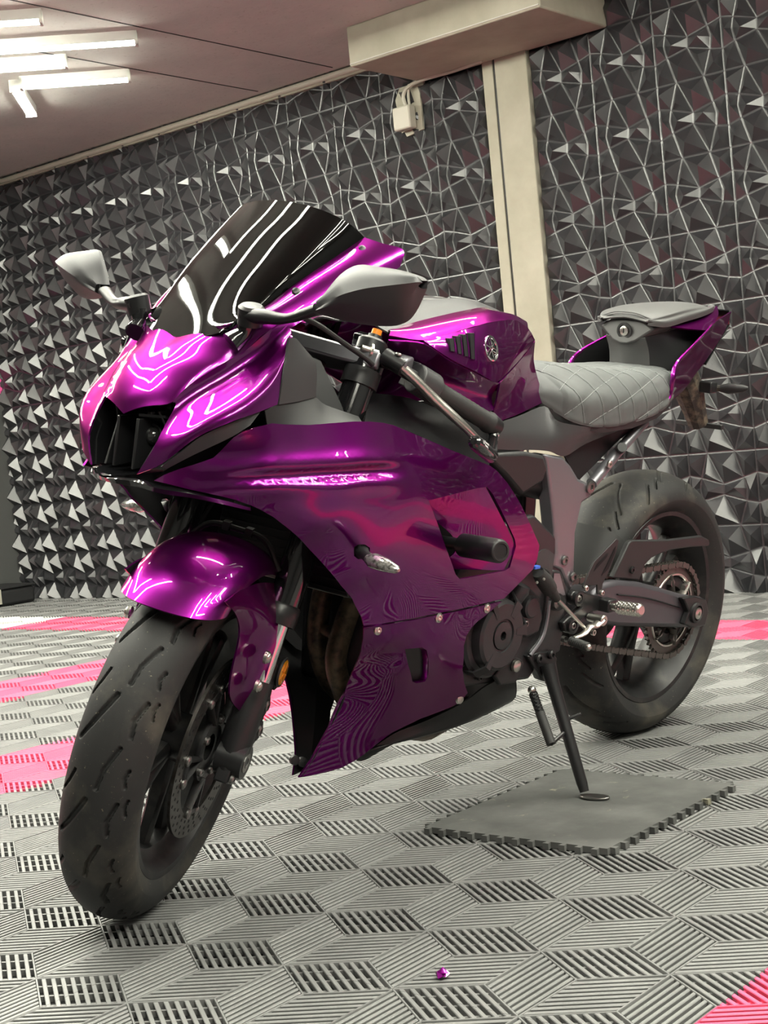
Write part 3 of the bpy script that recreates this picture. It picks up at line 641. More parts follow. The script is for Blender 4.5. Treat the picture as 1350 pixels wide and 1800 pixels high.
for sgn in (1, -1):
    f1 = (side if sgn > 0 else side.flipped()); f2 = (low if sgn > 0 else low.flipped())
    a = f1.build('side_fairing', 'paint', bike, angle=60, recalc=True); b = f2.build('lower_fairing', 'paint', bike, angle=60, recalc=True)
    for o in (a, b):
        # outer face must look away from the bike
        me = o.data; s_ = sum(p.normal.y * p.area for p in me.polygons)
        if s_ * sgn < 0: me.flip_normals()
        md = o.modifiers.new('solid', 'SOLIDIFY'); md.thickness = .0035; md.offset = -1; md.use_rim = True; me.materials.append(MT['dark_inner']); md.material_offset = 1; md.material_offset_rim = 0
        md = o.modifiers.new('split', 'EDGE_SPLIT'); md.split_angle = R(50)
    if sgn > 0: SIDE_O, LOW_O = a, b
    # scoop behind the opening: flush at the back, deep at the front
    m = tps_fit(SIDE_CTRL); H = SIDE_HOLE
    A_, B_, C_, E_, D_ = H[0], H[3], H[6], H[8], H[11]
    def sp(q, dep): return Vector((q[0], (float(tps(m, [q])[0]) - .003 - dep) * sgn, q[1]))
    def lerp(p, q, t): return (p[0] + (q[0] - p[0]) * t, p[1] + (q[1] - p[1]) * t)
    rows = []
    for k in range(9):
        t = k / 8; rw = []
        for q, t0 in enumerate((.04, .20, .36, .34, .06)):
            u = t0 + (1 - t0) * t; top = lerp(A_, B_, u); bot = lerp(D_, E_, u); mid = lerp(lerp(A_, D_, .5), C_, u)
            rw.append(sp(lerp(top, mid, q / 2) if q < 3 else lerp(mid, bot, (q - 2) / 2), .060 * (1 - u) ** 1.2))
        rows.append(spline(rw, 3))
    G().grid(rows).build('scoop', 'paint', a, angle=60, solid=.003 * sgn)
    # black inner edge of the scoop opening
    G().grid([[sp(lerp(A_, D_, k / 6), .002) for k in range(7)], [sp(lerp(A_, D_, k / 6), .035) + Vector((.01, 0, 0)) for k in range(7)]]).build('scoop_lip', 'black_satin', a)
    for (x, _, z) in ((1.107,0.197,0.462), (0.9721,0.212,0.4657), (0.8348,0.211,0.4612)):
        l = float(tps(tps_fit(LOW_CTRL), [(x, z)])[0]) * sgn; G().lathe([(-.002 * sgn, .009), (.001 * sgn, .009), (.002 * sgn, .0065), (.0032 * sgn, .005), (.0032 * sgn, .0028), (.001 * sgn, .0028), (.001 * sgn, .0002)], (x, l, z), YL, 16).build('fairing_bolt', 'alu', b)
    ml = tps_fit(LOW_CTRL)
    x, _, z = (0.8077,0.139,0.2703); l = float(tps(ml, [(x, z)])[0]) * sgn
    G().lathe([(-.002 * sgn, .010), (.002 * sgn, .009), (.003 * sgn, .006), (.003 * sgn, .0002)], (x, l, z), YL, 16).build('fairing_bolt', 'alu', b)
    # window of the lower fairing: sloped rim and grey grille inside
    W = LOW_WIN; cx = sum(p[0] for p in W) / len(W); cz = sum(p[1] for p in W) / len(W)
    def lw(p, dep): return Vector((p[0], (float(tps(ml, [p])[0]) - dep) * sgn, p[1]))
    n = len(W); ring0 = [lw(p, .001) for p in W]; ring1 = [lw(lerp(p, (cx, cz), .05), .012) for p in W]
    G().add(ring0 + ring1, [(i, (i + 1) % n, n + (i + 1) % n, n + i) for i in range(n)]).build('window_rim', 'paint', b, angle=50)
    G().prism([lw(lerp(p, (cx, cz), -.15), .014) for p in W], (0, -.004 * sgn, 0)).build('window_cover', 'grey_plastic', b)
# belly pan
rows = [[(0.9561,0.024,0.1514), (0.8969,0.058,0.199), (0.8406,0.086,0.2207), (0.7777,0.124,0.254), (0.7398,0.15,0.2874), (0.6592,0.155,0.2994)],
        [(0.9461,0.036,0.1546), (0.8841,0.07,0.1872), (0.8176,0.092,0.1963), (0.7533,0.112,0.2057), (0.6888,0.125,0.2183), (0.6279,0.13,0.2303)],
        [(1.03, .018, .168), (.96, .03, .175), (.90, .045, .18), (.82, .06, .19), (.72, .06, .20), (.66, .06, .215)],
        [(1.03, 0, .165), (.96, 0, .172), (.90, 0, .176), (.82, 0, .185), (.72, 0, .195), (.66, 0, .21)]]
G().grid(patch(rows, 4, 5)).mirror().build('belly_pan', 'black_satin', bike, angle=50, solid=.003)
# lower front inner panels (dark, with two fasteners each)
for sgn in (1, -1):
    g = G().grid(patch([[(1.05,0.074,0.3085), (1.054,0.044,0.241), (1.068,0.02,0.1805), (1.081,0.008,0.1483)], [(0.9805,0.06,0.2775), (1.009,0.034,0.2158), (1.036,0.014,0.1651), (1.056,0.006,0.1482)]], 4, 4))
    g = g if sgn > 0 else g.flipped()
    o = g.build('inner_panel', 'black_satin', bike, angle=50, solid=.003)
for c_ in ((1.088,-0.004,0.1764), (1.07,-0.002,0.1695)): G().lathe([(-.003, .0001), (-.003, .009), (.004, .009), (.005, .006), (.005, .0001)], c_, (.25, .9, .1), 18).build('panel_fastener', 'black_plastic', LOW_O)
# front edge lip under the nose
chin = [[(1.502,-0.054,0.7303), (1.52,-0.02,0.7248), (1.525,0.01,0.7233), (1.518,0.04,0.7243), (1.509,0.066,0.723), (1.492,0.088,0.7162), (1.452,0.118,0.7085), (1.412,0.15,0.6994), (1.384,0.176,0.6895)],
        [(1.508,-0.05,0.7242), (1.517,-0.02,0.7177), (1.521,0.01,0.7169), (1.516,0.04,0.7164), (1.504,0.066,0.7149), (1.485,0.086,0.7076), (1.443,0.115,0.7005), (1.406,0.147,0.6915), (1.38,0.173,0.6843)]]
g = G().grid(patch(chin, 5, 3)); g.build('chin_lip', 'black_gloss', bike, angle=60, solid=.008)
# ---- nose cowl: crown, then flank
crown = [[(1.487, 0, .817), (1.477,0.043,0.8281), (1.469,0.068,0.838), (1.461,0.082,0.8425)],
         [(1.478, 0, .845), (1.465,0.05,0.853), (1.451,0.072,0.8606), (1.435,0.092,0.8688)],
         [(1.455, 0, .88), (1.44,0.058,0.8853), (1.417,0.083,0.887), (1.397,0.107,0.8946)],
         [(1.42, 0, .91), (1.403,0.066,0.9143), (1.378,0.095,0.9129), (1.356,0.122,0.9198)],
         [(1.386, 0, .932), (1.381,0.045,0.9452), (1.363,0.09,0.9517), (1.329,0.143,0.9536)]]
# front face edges: crown rows run from the beak up to the screen foot
CE = spline([r_[3] for r_ in crown], 6); CC = spline([r_[0] for r_ in crown], 6); crows = []
for e, c in zip(CE, CC):
    row = []
    for j in range(17):
        u = j / 16; k = (1 - u) * .5 + math.sqrt(max(0, 1 - u * u)) * .5
        row.append(Vector((e.x + (c.x - e.x) * k, e.y * u, e.z + (c.z - e.z) * k + .010 * math.sin(math.pi * u) * min(1, .3 + e.y * 5))))
    crows.append(row)
cg = G().grid(crows).mirror()
NOSE = cg.build('nose_cowl', 'paint', bike, angle=70, solid=.003, inner='dark_inner')
flank = [[(1.461,0.082,0.8425), (1.435,0.092,0.8688), (1.397,0.107,0.8946), (1.356,0.122,0.9198), (1.339,0.137,0.9396), (1.313,0.151,0.9644)],
         [(1.456,0.084,0.8374), (1.421,0.096,0.8577), (1.378,0.112,0.8818), (1.342,0.13,0.9074), (1.323,0.146,0.9316), (1.304,0.158,0.9597)],
         [(1.475,0.083,0.8077), (1.451,0.108,0.8313), (1.406,0.136,0.8577), (1.365,0.158,0.8839), (1.335,0.168,0.913), (1.307,0.17,0.9495)],
         [(1.493,0.078,0.7727), (1.482,0.112,0.7888), (1.456,0.15,0.8194), (1.408,0.182,0.8457), (1.358,0.19,0.8782), (1.323,0.182,0.9335)],
         [(1.504,0.056,0.7332), (1.49,0.097,0.7538), (1.463,0.14,0.7952), (1.431,0.172,0.819), (1.39,0.188,0.8338), (1.356,0.197,0.8459)]]
G().grid(relax(patch(flank, 6, 6), 14)).mirror().build('cowl_flank', 'paint', NOSE, angle=70, solid=.003, inner='dark_inner')
# wings beside the screen
wing = [[(1.373,0.073,0.9523), (1.362,0.1,0.9601), (1.313,0.115,0.9844), (1.255,0.128,1.024), (1.185,0.136,1.064), (1.123,0.14,1.098)],
        [(1.368,0.095,0.9444), (1.347,0.122,0.9582), (1.306,0.142,0.9861), (1.251,0.154,1.02), (1.181,0.162,1.057), (1.109,0.167,1.09)],
        [(1.348,0.125,0.9337), (1.33,0.142,0.9501), (1.296,0.158,0.9726), (1.244,0.172,1.006), (1.173,0.182,1.044), (1.086,0.192,1.081)],
        [(1.322,0.147,0.9351), (1.304,0.158,0.9512), (1.286,0.168,0.9655), (1.236,0.18,0.9932), (1.171,0.189,1.022), (1.098,0.197,1.054)]]
G().grid(relax(patch(wing, 6, 5), 10)).mirror().build('cowl_wing', 'paint', NOSE, angle=70, solid=.003, inner='dark_inner')
for sgn in (1, -1):
    for p in ((1.14,0.153,1.079), (1.271,0.141,1.01)):
        gg = G().lathe([(-.002, .007), (.002, .007), (.004, .004), (.004, .0002)], p, (.25, .7, .65), 16)
        (gg if sgn > 0 else gg.flipped()).build('screen_bolt', 'black_satin', NOSE)
# windscreen
edge_ = [(1.362,0.1,0.9601), (1.313,0.115,0.9844), (1.255,0.128,1.024), (1.185,0.136,1.064), (1.123,0.14,1.098)]
cent_ = [(1.388, 0, .932), (1.346, 0, .988), (1.300, 0, 1.0455), (1.2505, 0, 1.100), (1.198, 0, 1.150)]
rows = []
for e, c in zip(spline(edge_, 5), spline(cent_, 5)):
    row = []
    for j in range(-12, 13):
        a = j / 12 * math.pi / 2; k = math.cos(a) ** .85 if abs(j) < 12 else 0
        row.append(Vector((e.x + (c.x - e.x) * k, e.y * math.sin(a), e.z + (c.z - e.z) * k)))
    rows.append(row)
G().grid(rows).build('windscreen', 'screen', bike, angle=70, solid=.004)
# headlight cavity: dark shell, fins and projector
hl = G()
top = [(1.457,-0.084,0.8395), (1.487, 0, .817), (1.461,0.082,0.8425)]; bot = [(1.502,-0.054,0.7303), (1.528, 0, .725), (1.503,0.054,0.7328)]
bt = [(1.36, -.085, .83), (1.39, 0, .82), (1.36, .085, .83)]; bb = [(1.40, -.06, .735), (1.41, 0, .73), (1.40, .06, .735)]
hl.grid([[V(p) for p in top], [V(p) for p in bt], [V(p) for p in bb], [V(p) for p in bot]])
LE = [(1.461,0.082,0.8425), (1.456,0.084,0.8374), (1.475,0.083,0.8077), (1.493,0.078,0.7727), (1.504,0.056,0.7332)]
for sg_ in (1, -1):
    hl.grid([[Vector((p[0] - .002, p[1] * sg_, p[2])) for p in LE], [Vector((1.37, .084 * sg_, .83)), Vector((1.37, .084 * sg_, .82)), Vector((1.38, .078 * sg_, .79)), Vector((1.39, .07 * sg_, .76)), Vector((1.40, .06 * sg_, .735))]])
HL = hl.build('headlight_housing', 'black_gloss', bike, angle=20, recalc=False)
for sgn in (1, -1):
    g = G().prism([(1.478, .020, .812), (1.487, .020, .735), (1.42, .020, .74), (1.42, .020, .81)], (0, .006, 0)); g = g if sgn > 0 else g.flipped()
    g.build('centre_fin', 'black_satin', HL, bevel=.0015)
    g = G().prism([(1.462, .048, .825), (1.452, .055, .80), (1.488, .040, .735), (1.42, .040, .74), (1.40, .055, .83)], (0, .005, 0)); g = g if sgn > 0 else g.flipped()
    g.build('side_fin', 'black_satin', HL, bevel=.0015)
G().sphere((1.450, .026, .784), .0145, 18).build('projector_lens', 'lens_dark', HL)
G().lathe([(-.03, .020), (.006, .020), (.006, .016)], (1.447, .026, .784), (1, .2, 0), 24).build('lens_ring', 'black_gloss', HL)
G().prism([(1.475, .022, .815), (1.455, .06, .815), (1.42, .06, .80), (1.42, .022, .80)], (0, 0, .004)).build('lens_brow', 'black_satin', HL)
# grey strip and dark slot under the flank
for sgn in (1, -1):
    strip = [[(1.49,0.094,0.7509), (1.472,0.118,0.7747), (1.455,0.14,0.7982), (1.425,0.165,0.817), (1.379,0.185,0.8355)], [(1.48,0.094,0.7467), (1.457,0.122,0.7674), (1.44,0.14,0.7804), (1.419,0.165,0.7973), (1.395,0.182,0.8149)]]
    g = G().grid(patch(strip, 5, 3)); (g if sgn > 0 else g.flipped()).build('intake_blade', 'grey_plastic', bike, angle=60, solid=.003)
    slot = [[(1.478,0.07,0.7296), (1.427,0.1,0.7712), (1.393,0.13,0.8028), (1.336,0.155,0.8286)], [(1.459,0.08,0.7235), (1.4,0.115,0.7497), (1.371,0.145,0.7819), (1.335,0.17,0.8069)]]
    g = G().grid(patch(slot, 5, 3)); (g if sgn > 0 else g.flipped()).build('intake_back', 'dark_inner', bike, angle=60, solid=.003)
    # matt panels between cowl and cockpit
    up = [[(1.326,0.182,0.9428), (1.341,0.19,0.8964), (1.355,0.196,0.8458)], [(1.301,0.172,0.9402), (1.301,0.182,0.8947), (1.309,0.188,0.8474)], [(1.278,0.165,0.9256), (1.254,0.17,0.8995), (1.258,0.176,0.8512)]]
    g = G().grid(patch(up, 4, 4)); (g if sgn > 0 else g.flipped()).build('cockpit_panel', 'grey_plastic', bike, angle=60, solid=.003)
    dn = [[(1.376,0.192,0.837), (1.355,0.196,0.8458), (1.309,0.188,0.8474), (1.258,0.176,0.8512), (1.227,0.172,0.8371), (1.147,0.168,0.8151)], [(1.372,0.194,0.8134), (1.355,0.2,0.8131), (1.318,0.205,0.8101), (1.275,0.205,0.8078), (1.238,0.205,0.8076), (1.173,0.205,0.806)]]
    g = G().grid(patch(dn, 4, 4)); (g if sgn > 0 else g.flipped()).build('cockpit_lower_panel', 'black_plastic', bike, angle=60, solid=.003)  # downward-facing half: its shade is painted in as a darker plastic
# inner cockpit: dark tray, dash and stay so nothing shows through
G().box((1.27, 0, .97), (.06, .17, .10), Matrix.Rotation(R(-35), 3, 'Y')).build('dash_display', 'black_satin', bike, bevel=.006)
for sgn in (1, -1):
    g = G().grid(patch([[(1.36, .10, .93), (1.28, .10, .93), (1.18, .11, .90)], [(1.36, .15, .85), (1.28, .155, .84), (1.16, .16, .80)], [(1.38, .15, .76), (1.28, .17, .74), (1.16, .18, .70)]], 3, 3)); (g if sgn > 0 else g.flipped()).build('inner_cowl', 'dark_inner', bike, angle=60, solid=.003)
G().box((1.42, 0, .845), (.05, .12, .04)).build('fairing_stay', 'black_satin', bike, bevel=.004)
# radiator and dark shrouds
rd = G().box((1.11, 0, .635), (.03, .34, .25), Matrix.Rotation(R(-14), 3, 'Y')).build('radiator', 'black_satin', bike, bevel=.004)
for k in range(16): G().box((1.127 - (.525 + k * .0145 - .635) * .25, 0, .525 + k * .0145), (.004, .33, .003), Matrix.Rotation(R(-14), 3, 'Y')).build('radiator_fin', 'engine', rd)
G().grid(patch([[(1.16, .17, .72), (1.0, .19, .72), (.86, .17, .72)], [(1.14, 0, .74), (1.0, 0, .76), (.86, 0, .76)]], 3, 3)).mirror().build('upper_shroud', 'dark_inner', bike, solid=.004)
# front indicators
for sgn in (1, -1):
    c = V((1.197,0.235,0.6108)); e = V((1.222,0.275,0.609)); tip = V((1.221,0.335,0.602))
    if sgn < 0: c, e, tip = [Vector((p.x, -p.y, p.z)) for p in (c, e, tip)]
    g = G().tube([c - (e - c) * .6, c, c + (e - c) * .35, e], [.013, .012, .008, .009], 16).build('front_indicator', 'black_plastic', bike)
    G().lathe([(0, .020), (.006, .020), (.009, .014), (.009, .008)], c - (e - c) * .25, e - c, 20).build('rubber_boot', 'black_satin', g)
    d = (tip - e)
    G().tube([e - d * .05, e + d * .15, e + d * .55, e + d * .92, tip], [.010, .0155, .0135, .008, .003], 16, flat=.8).build('indicator_lens', 'lens_clear', g)
# frame slider bobbins
for sgn in (1, -1):
    a = Vector((.905, .13 * sgn, .580)); b = V((0.9554,0.325,0.5989)); b.y *= sgn
    s_ = G().tube([a, a + (b - a) * .45, a + (b - a) * .5, b - (b - a) * .02, b], [.011, .011, .0205, .0205, .0185], 24).build('frame_slider', 'black_satin', bike)
    d = (b - a).normalized()
    G().lathe([(0, .0185), (.0015, .0165), (.0015, .0135), (-.008, .012), (-.008, .0002)], b, d, 24).build('slider_end', 'black_plastic', s_)
    G().prism([(.93, .14 * sgn, .62), (.95, .14 * sgn, .60), (.93, .14 * sgn, .52), (.90, .14 * sgn, .50), (.88, .14 * sgn, .56)], (0, -.012 * sgn, 0)).build('slider_bracket', 'black_satin', s_, bevel=.002)
# ---- mirrors
for sgn in (1, -1):
    mr = empty('mirror'); mr.parent = bike
    m_ = (lambda g: g if sgn > 0 else g.flipped())
    pv = Vector((1.357, .134, .975)); jt = Vector((1.335, .25, .989))
    st_ = m_(G().tube([pv + Vector((.004, -.006, -.001)), pv + Vector((0, .03, -.002)), pv + Vector((-.008, .07, -.002)), jt], [.017, .0155, .010, .012], 16, smooth=5, flat=.75)).build('mirror_stem', 'black_satin', bike); bpy.data.objects.remove(mr)
    m_(G().lathe([(-.016, .0195), (.010, .0205), (.014, .016), (.014, .0002)], pv, (.15, .25, 1), 22)).build('stem_pivot', 'black_satin', st_)
    m_(G().tube([pv + Vector((0, -.006, -.012)), pv + Vector((.002, -.012, -.03)), pv + Vector((.02, -.02, -.045))], [.017, .014, .018], 14)).build('stem_foot', 'black_gloss', st_)
    # housing: upper and lower facet meet in a ridge
    T = [(1.335,0.2528,0.9998), (1.331,0.2631,1.014), (1.325,0.283,1.04), (1.315,0.3064,1.055), (1.305,0.3413,1.054), (1.297,0.369,1.051), (1.289,0.3987,1.044), (1.286,0.4059,1.039)]
    D = [(1.345,0.2632,0.9922), (1.351,0.2879,1.002), (1.355,0.319,1.014), (1.349,0.3544,1.024), (1.337,0.3859,1.03), (1.323,0.4069,1.034), (1.304,0.4143,1.037), (1.289,0.4098,1.036)]
    B_ = [(1.335,0.2562,0.982), (1.331,0.2685,0.9804), (1.325,0.2812,0.9779), (1.315,0.3115,0.9743), (1.305,0.3467,0.9734), (1.297,0.3762,0.9778), (1.29,0.3914,0.9948), (1.286,0.4057,1.028)]
    TM_ = [(V(a) * .5 + V(b) * .5) + Vector((.006, 0, .004)) for a, b in zip(T, D)]; BM_ = [(V(a) * .5 + V(b) * .5) + Vector((.008, 0, 0)) for a, b in zip(B_, D)]
    bk = lambda L_: [V(p) + Vector((-.012, 0, 0)) for p in L_]
    g = G().grid(patch([bk(T), T, TM_, D], 4, 4)).grid(patch([D, BM_, B_, bk(B_)], 4, 4))
    rimT = spline(bk(T), 4); rimB = spline(bk(B_), 4); g.grid([rimT, rimB])
    mo = m_(g).build('mirror_housing', 'grey_plastic', bike, angle=24)
    cgl = sum((V(p) for p in T + B_), Vector()) / 16
    m_(G().prism([cgl + (V(p) - cgl) * .93 + Vector((-.0125, 0, 0)) for p in T[1:] + list(reversed(B_[1:]))], (-.002, 0, 0))).build('mirror_glass', 'chrome', mo)
# right brake lever guard end, seen past the nose
# ---- fuel tank
TA = [(1.01,0.1,0.944), (0.9368,0.1,0.9592), (0.8427,0.095,0.9729), (0.7539,0.088,0.9831), (0.7134,0.08,0.9818), (0.6315,0.062,0.9684), (0.573,0.05,0.9569)]
TB = [(1.048,0.135,0.9391), (0.9801,0.152,0.9323), (0.9029,0.152,0.9442), (0.8316,0.148,0.9565), (0.7785,0.139,0.9628), (0.6792,0.112,0.9642), (0.6056,0.09,0.9478)]
TB2 = [(0.9806,0.1525,0.9319), (0.9029,0.152,0.9442), (0.8316,0.148,0.9565), (0.7785,0.139,0.9628), (0.6792,0.112,0.9642), (0.6056,0.09,0.9478), (0.5705,0.082,0.9254)]
TC = [(0.9824,0.158,0.9299), (0.9295,0.172,0.9025), (0.8565,0.17,0.8792), (0.8151,0.165,0.8657), (0.7808,0.158,0.8589), (0.7108,0.135,0.8787), (0.6355,0.108,0.9024)]
TM = [(V(a) + V(b)) / 2 + Vector((0, .005, .002)) for a, b in zip(TB2, TC)]; TM[0] = (V(TB2[0]) + V(TC[0])) / 2; TM[6] = (V(TB2[6]) + V(TC[6])) / 2
TNK = G().grid(patch([TA, [(V(a) + V(b)) / 2 + Vector((0, .004, .006)) for a, b in zip(TA, TB)], TB], 5, 5)).grid(patch([TB2, TM, TC], 5, 5)).mirror()
tank = TNK.build('fuel_tank', 'paint', bike, angle=28, solid=.003, merge=True, recalc=False)
TL = [(1.051,0.138,0.9356), (0.9824,0.158,0.9299), (0.9295,0.172,0.9025), (0.8565,0.17,0.8792), (0.8012,0.162,0.863), (0.7668,0.155,0.8572)]
TD = [(1.015,0.118,0.8919), (0.9436,0.128,0.8668), (0.8826,0.138,0.8392), (0.8164,0.143,0.815), (0.7853,0.145,0.8056), (0.7669,0.145,0.8048)]
for sgn in (1, -1):
    g = G().grid(patch([TL, [(V(a) + V(b)) / 2 + Vector((0, -.012, 0)) for a, b in zip(TL, TD)], TD], 5, 5)); (g if sgn > 0 else g.flipped()).build('tank_side', 'paint', tank, angle=60, solid=.003)
    g = G().grid(patch([[(0.7682,0.156,0.8584), (0.7029,0.133,0.8783), (0.631,0.106,0.9021), (0.5676,0.08,0.9241)], [(0.7658,0.148,0.8216), (0.7052,0.13,0.8394), (0.6346,0.108,0.8617), (0.564,0.078,0.8835)], [(0.7681,0.145,0.8008), (0.6881,0.126,0.8099), (0.616,0.108,0.8234), (0.5476,0.085,0.8352)], [(0.7563,0.145,0.7836), (0.6789,0.126,0.7893), (0.6087,0.11,0.7984), (0.5352,0.092,0.8066)]], 5, 4))
    (g if sgn > 0 else g.flipped()).build('tank_knee_panel', 'paint', tank, angle=60, solid=.003)
G().grid(patch([[V((0.5676,0.08,0.9241)), V((0.564,0.078,0.8835)), V((0.5476,0.085,0.8352)), V((0.5352,0.092,0.8066))], [Vector((.575, 0, .935)), Vector((.555, 0, .90)), Vector((.54, 0, .86)), Vector((.52, 0, .82))]], 4, 4)).mirror().build('tank_rear', 'paint', tank, angle=60, solid=.003)
cc = [(1.03, 0, .958), (.94, 0, .980), (.85, 0, .994), (.77, 0, .998), (.70, 0, .992), (.64, 0, .975), (.59, 0, .948)]
G().grid(patch([TA, [(V(a) * .55 + V(b) * .45) + Vector((0, 0, .010)) for a, b in zip(TA, cc)], cc], 5, 5)).mirror().build('tank_cover', 'grey_plastic', tank, angle=50, solid=.003)
G().lathe([(0, .040), (.006, .040), (.008, .034), (.006, .030), (.010, .012), (.010, .0002)], (.80, 0, .992), (.05, 0, 1), 32).build('fuel_cap', 'black_satin', tank)
# louvres and emblem on the tank flank
for sgn in (1, -1):
    m_ = (lambda g: g if sgn > 0 else g.flipped())
    for q in ([(0.9298,0.161,0.9354), (0.9176,0.161,0.9353), (0.9217,0.168,0.9136), (0.9318,0.168,0.9147)], [(0.9106,0.16,0.939), (0.8998,0.16,0.939), (0.9022,0.168,0.9094), (0.9115,0.168,0.9096)], [(0.8931,0.16,0.9412), (0.8818,0.159,0.9417), (0.8838,0.168,0.9052), (0.8941,0.168,0.9054)], [(0.8726,0.159,0.9436), (0.8588,0.158,0.9438), (0.8654,0.168,0.8996), (0.8755,0.168,0.9002)]):
        c = sum((V(p) for p in q), Vector()) / 4
        lv = m_(G().prism([c + (V(p) - c) * 1.0 + Vector((0, .0075, .0025)) for p in q], (0, -.012, 0))).build('louvre', 'dark_inner', tank)
        m_(G().tube([c + (V(p) - c) * 1.10 + Vector((0, .0075, .0025)) for p in q[1:3]], .0014, 6)).build('louvre_edge', 'paint', lv)
    ec = V((0.8049,0.158,0.9181)); eu = (V((0.7058,0.135,0.9285)) - V((0.8882,0.168,0.9082))).normalized(); ev = (V((0.8129,0.149,0.9505)) - V((0.797,0.165,0.8813))); en = eu.cross(ev).normalized()
    if en.y < 0: en = -en
    ev = en.cross(eu).normalized()
    if ev.z < 0: ev = -ev
    ec = ec + en * .002
    em = m_(G().lathe([(-.002, .0235), (.003, .0235), (.004, .0215), (.003, .0185), (.002, .0180)], ec, en, 36)).build('tank_emblem', 'chrome', tank); em['label'] = 'round silver emblem of three crossed tuning forks'
    m_(G().lathe([(.0012, .0182), (.0012, .0002)], ec, en, 36)).build('emblem_field', 'black_gloss', em)
    for k in range(3):
        a = math.pi / 2 + k * 2 * math.pi / 3; d = eu * math.cos(a) + ev * math.sin(a); p = d.cross(en)
        fk = G()
        o_ = ec + en * .0022
        fk.tube([o_ - d * .017, o_ - d * .004], .0012, 6)
        for s2 in (1, -1): fk.tube([o_ - d * .004, o_ - d * .001 + p * .0024 * s2, o_ + d * .003 + p * .0030 * s2, o_ + d * .0165 + p * .0030 * s2], .0010, 6)
        m_(fk).build('tuning_fork', 'chrome', em)
# ---- rider seat, quilted
ST = [  # s, half width, z edge, z top, flat half width
    (.566, .085, .812, .842, .045), (.545, .106, .797, .862, .055), (.50, .140, .770, .872, .068), (.42, .150, .758, .872, .085), (.30, .146, .760, .862, .098), (.19, .136, .774, .860, .098), (.12, .124, .796, .862, .088), (.065, .100, .828, .862, .066), (.045, .07, .842, .856, .04)]
def seat_row(s, hw, ze, zt, fw_, n=72):
    ctl = [Vector((s, -hw, ze)), Vector((s, -hw - .002, ze + .012)), Vector((s, -hw + .004, ze + (zt - ze) * .55)), Vector((s, -fw_, zt - .006)), Vector((s, 0, zt)), Vector((s, fw_, zt - .006)), Vector((s, hw - .004, ze + (zt - ze) * .55)), Vector((s, hw + .002, ze + .012)), Vector((s, hw, ze))]
    return spline(ctl, n // 8)
cols_ = [spline([Vector(q[1:4]) for q in ST], 12), spline([Vector((q[0], q[4], 0)) for q in ST], 12)]
rows = [seat_row(b.x, a.x, a.y, a.z, b.y) for a, b in zip(*cols_)]
nr, nc = len(rows), len(rows[0])
arc = [[0.0] * nc for _ in rows]
for i, r_ in enumerate(rows):
    for j in range(nc // 2 + 1, nc): arc[i][j] = arc[i][j - 1] + (r_[j] - r_[j - 1]).length
    for j in range(nc // 2 - 1, -1, -1): arc[i][j] = arc[i][j + 1] - (r_[j] - r_[j + 1]).length
def quilt(x, y):
    a = (x * -.35 + abs(y)) / .056; b = (x + abs(y) * .30) / .060
    d = min(abs(a - round(a)), abs(b - round(b))) * .058
    return d
qr = []
for i in range(nr):
    qq = []
    for j in range(nc):
        p = rows[i][j]; a = rows[max(i - 1, 0)][j]; b = rows[min(i + 1, nr - 1)][j]; c = rows[i][max(j - 1, 0)]; d = rows[i][min(j + 1, nc - 1)]
        n = (d - c).cross(b - a)
        if n.length < 1e-9: n = Vector((0, 0, 1))
        n.normalize()
        if n.z < 0 and abs(p.y) < .12: n = -n
        if abs(p.y) >= .08 and n.y * p.y < 0: n = -n
        dd = quilt(p.x, arc[i][j]); inn = 1 if (.52 > p.x > .06) else 0
        qq.append(p + n * (min(dd / .010, 1) ** .6 * .0035 * inn))
    qr.append(qq)
seat = G().grid(qr).build('rider_seat', 'seat', bike, angle=75)
# stitching along the quilt lines on the left flank
for fam in (0, 1):
    for k in range(-2, 16):
        seg = []
        for j in range(nc // 2, nc - 3):
            for i in range(nr):
                pass
        pts = []
        for j in range(nc // 2 + 2, nc - 4):
            best = None
            for i in range(4, nr - 6):
                y = abs(arc[i][j]); x = rows[i][j].x
                v = ((x * -.35 + y) / .056 if fam == 0 else (x + y * .30) / .060) - k
                i2 = i + 1; y2 = abs(arc[i2][j]); v2 = ((rows[i2][j].x * -.35 + y2) / .056 if fam == 0 else (rows[i2][j].x + y2 * .30) / .060) - k
                if v * v2 <= 0 and .07 < x < .53:
                    t = v / (v - v2) if v != v2 else 0; best = qr[i][j].lerp(qr[i2][j], t); break
            if best: pts.append(best + Vector((0, .0006, .0008)))
        if len(pts) > 5: G().tube(pts, .0007, 5).build('stitching', 'thread', seat)
G().grid([[V((s, hw + .002, ze + .002)) for s, hw, ze, zt, f_ in ST], [V((s, hw + .001, ze - .012)) for s, hw, ze, zt, f_ in ST], [V((s, hw - .03, ze - .014)) for s, hw, ze, zt, f_ in ST]]).mirror().build('seat_base', 'black_plastic', seat, angle=50)
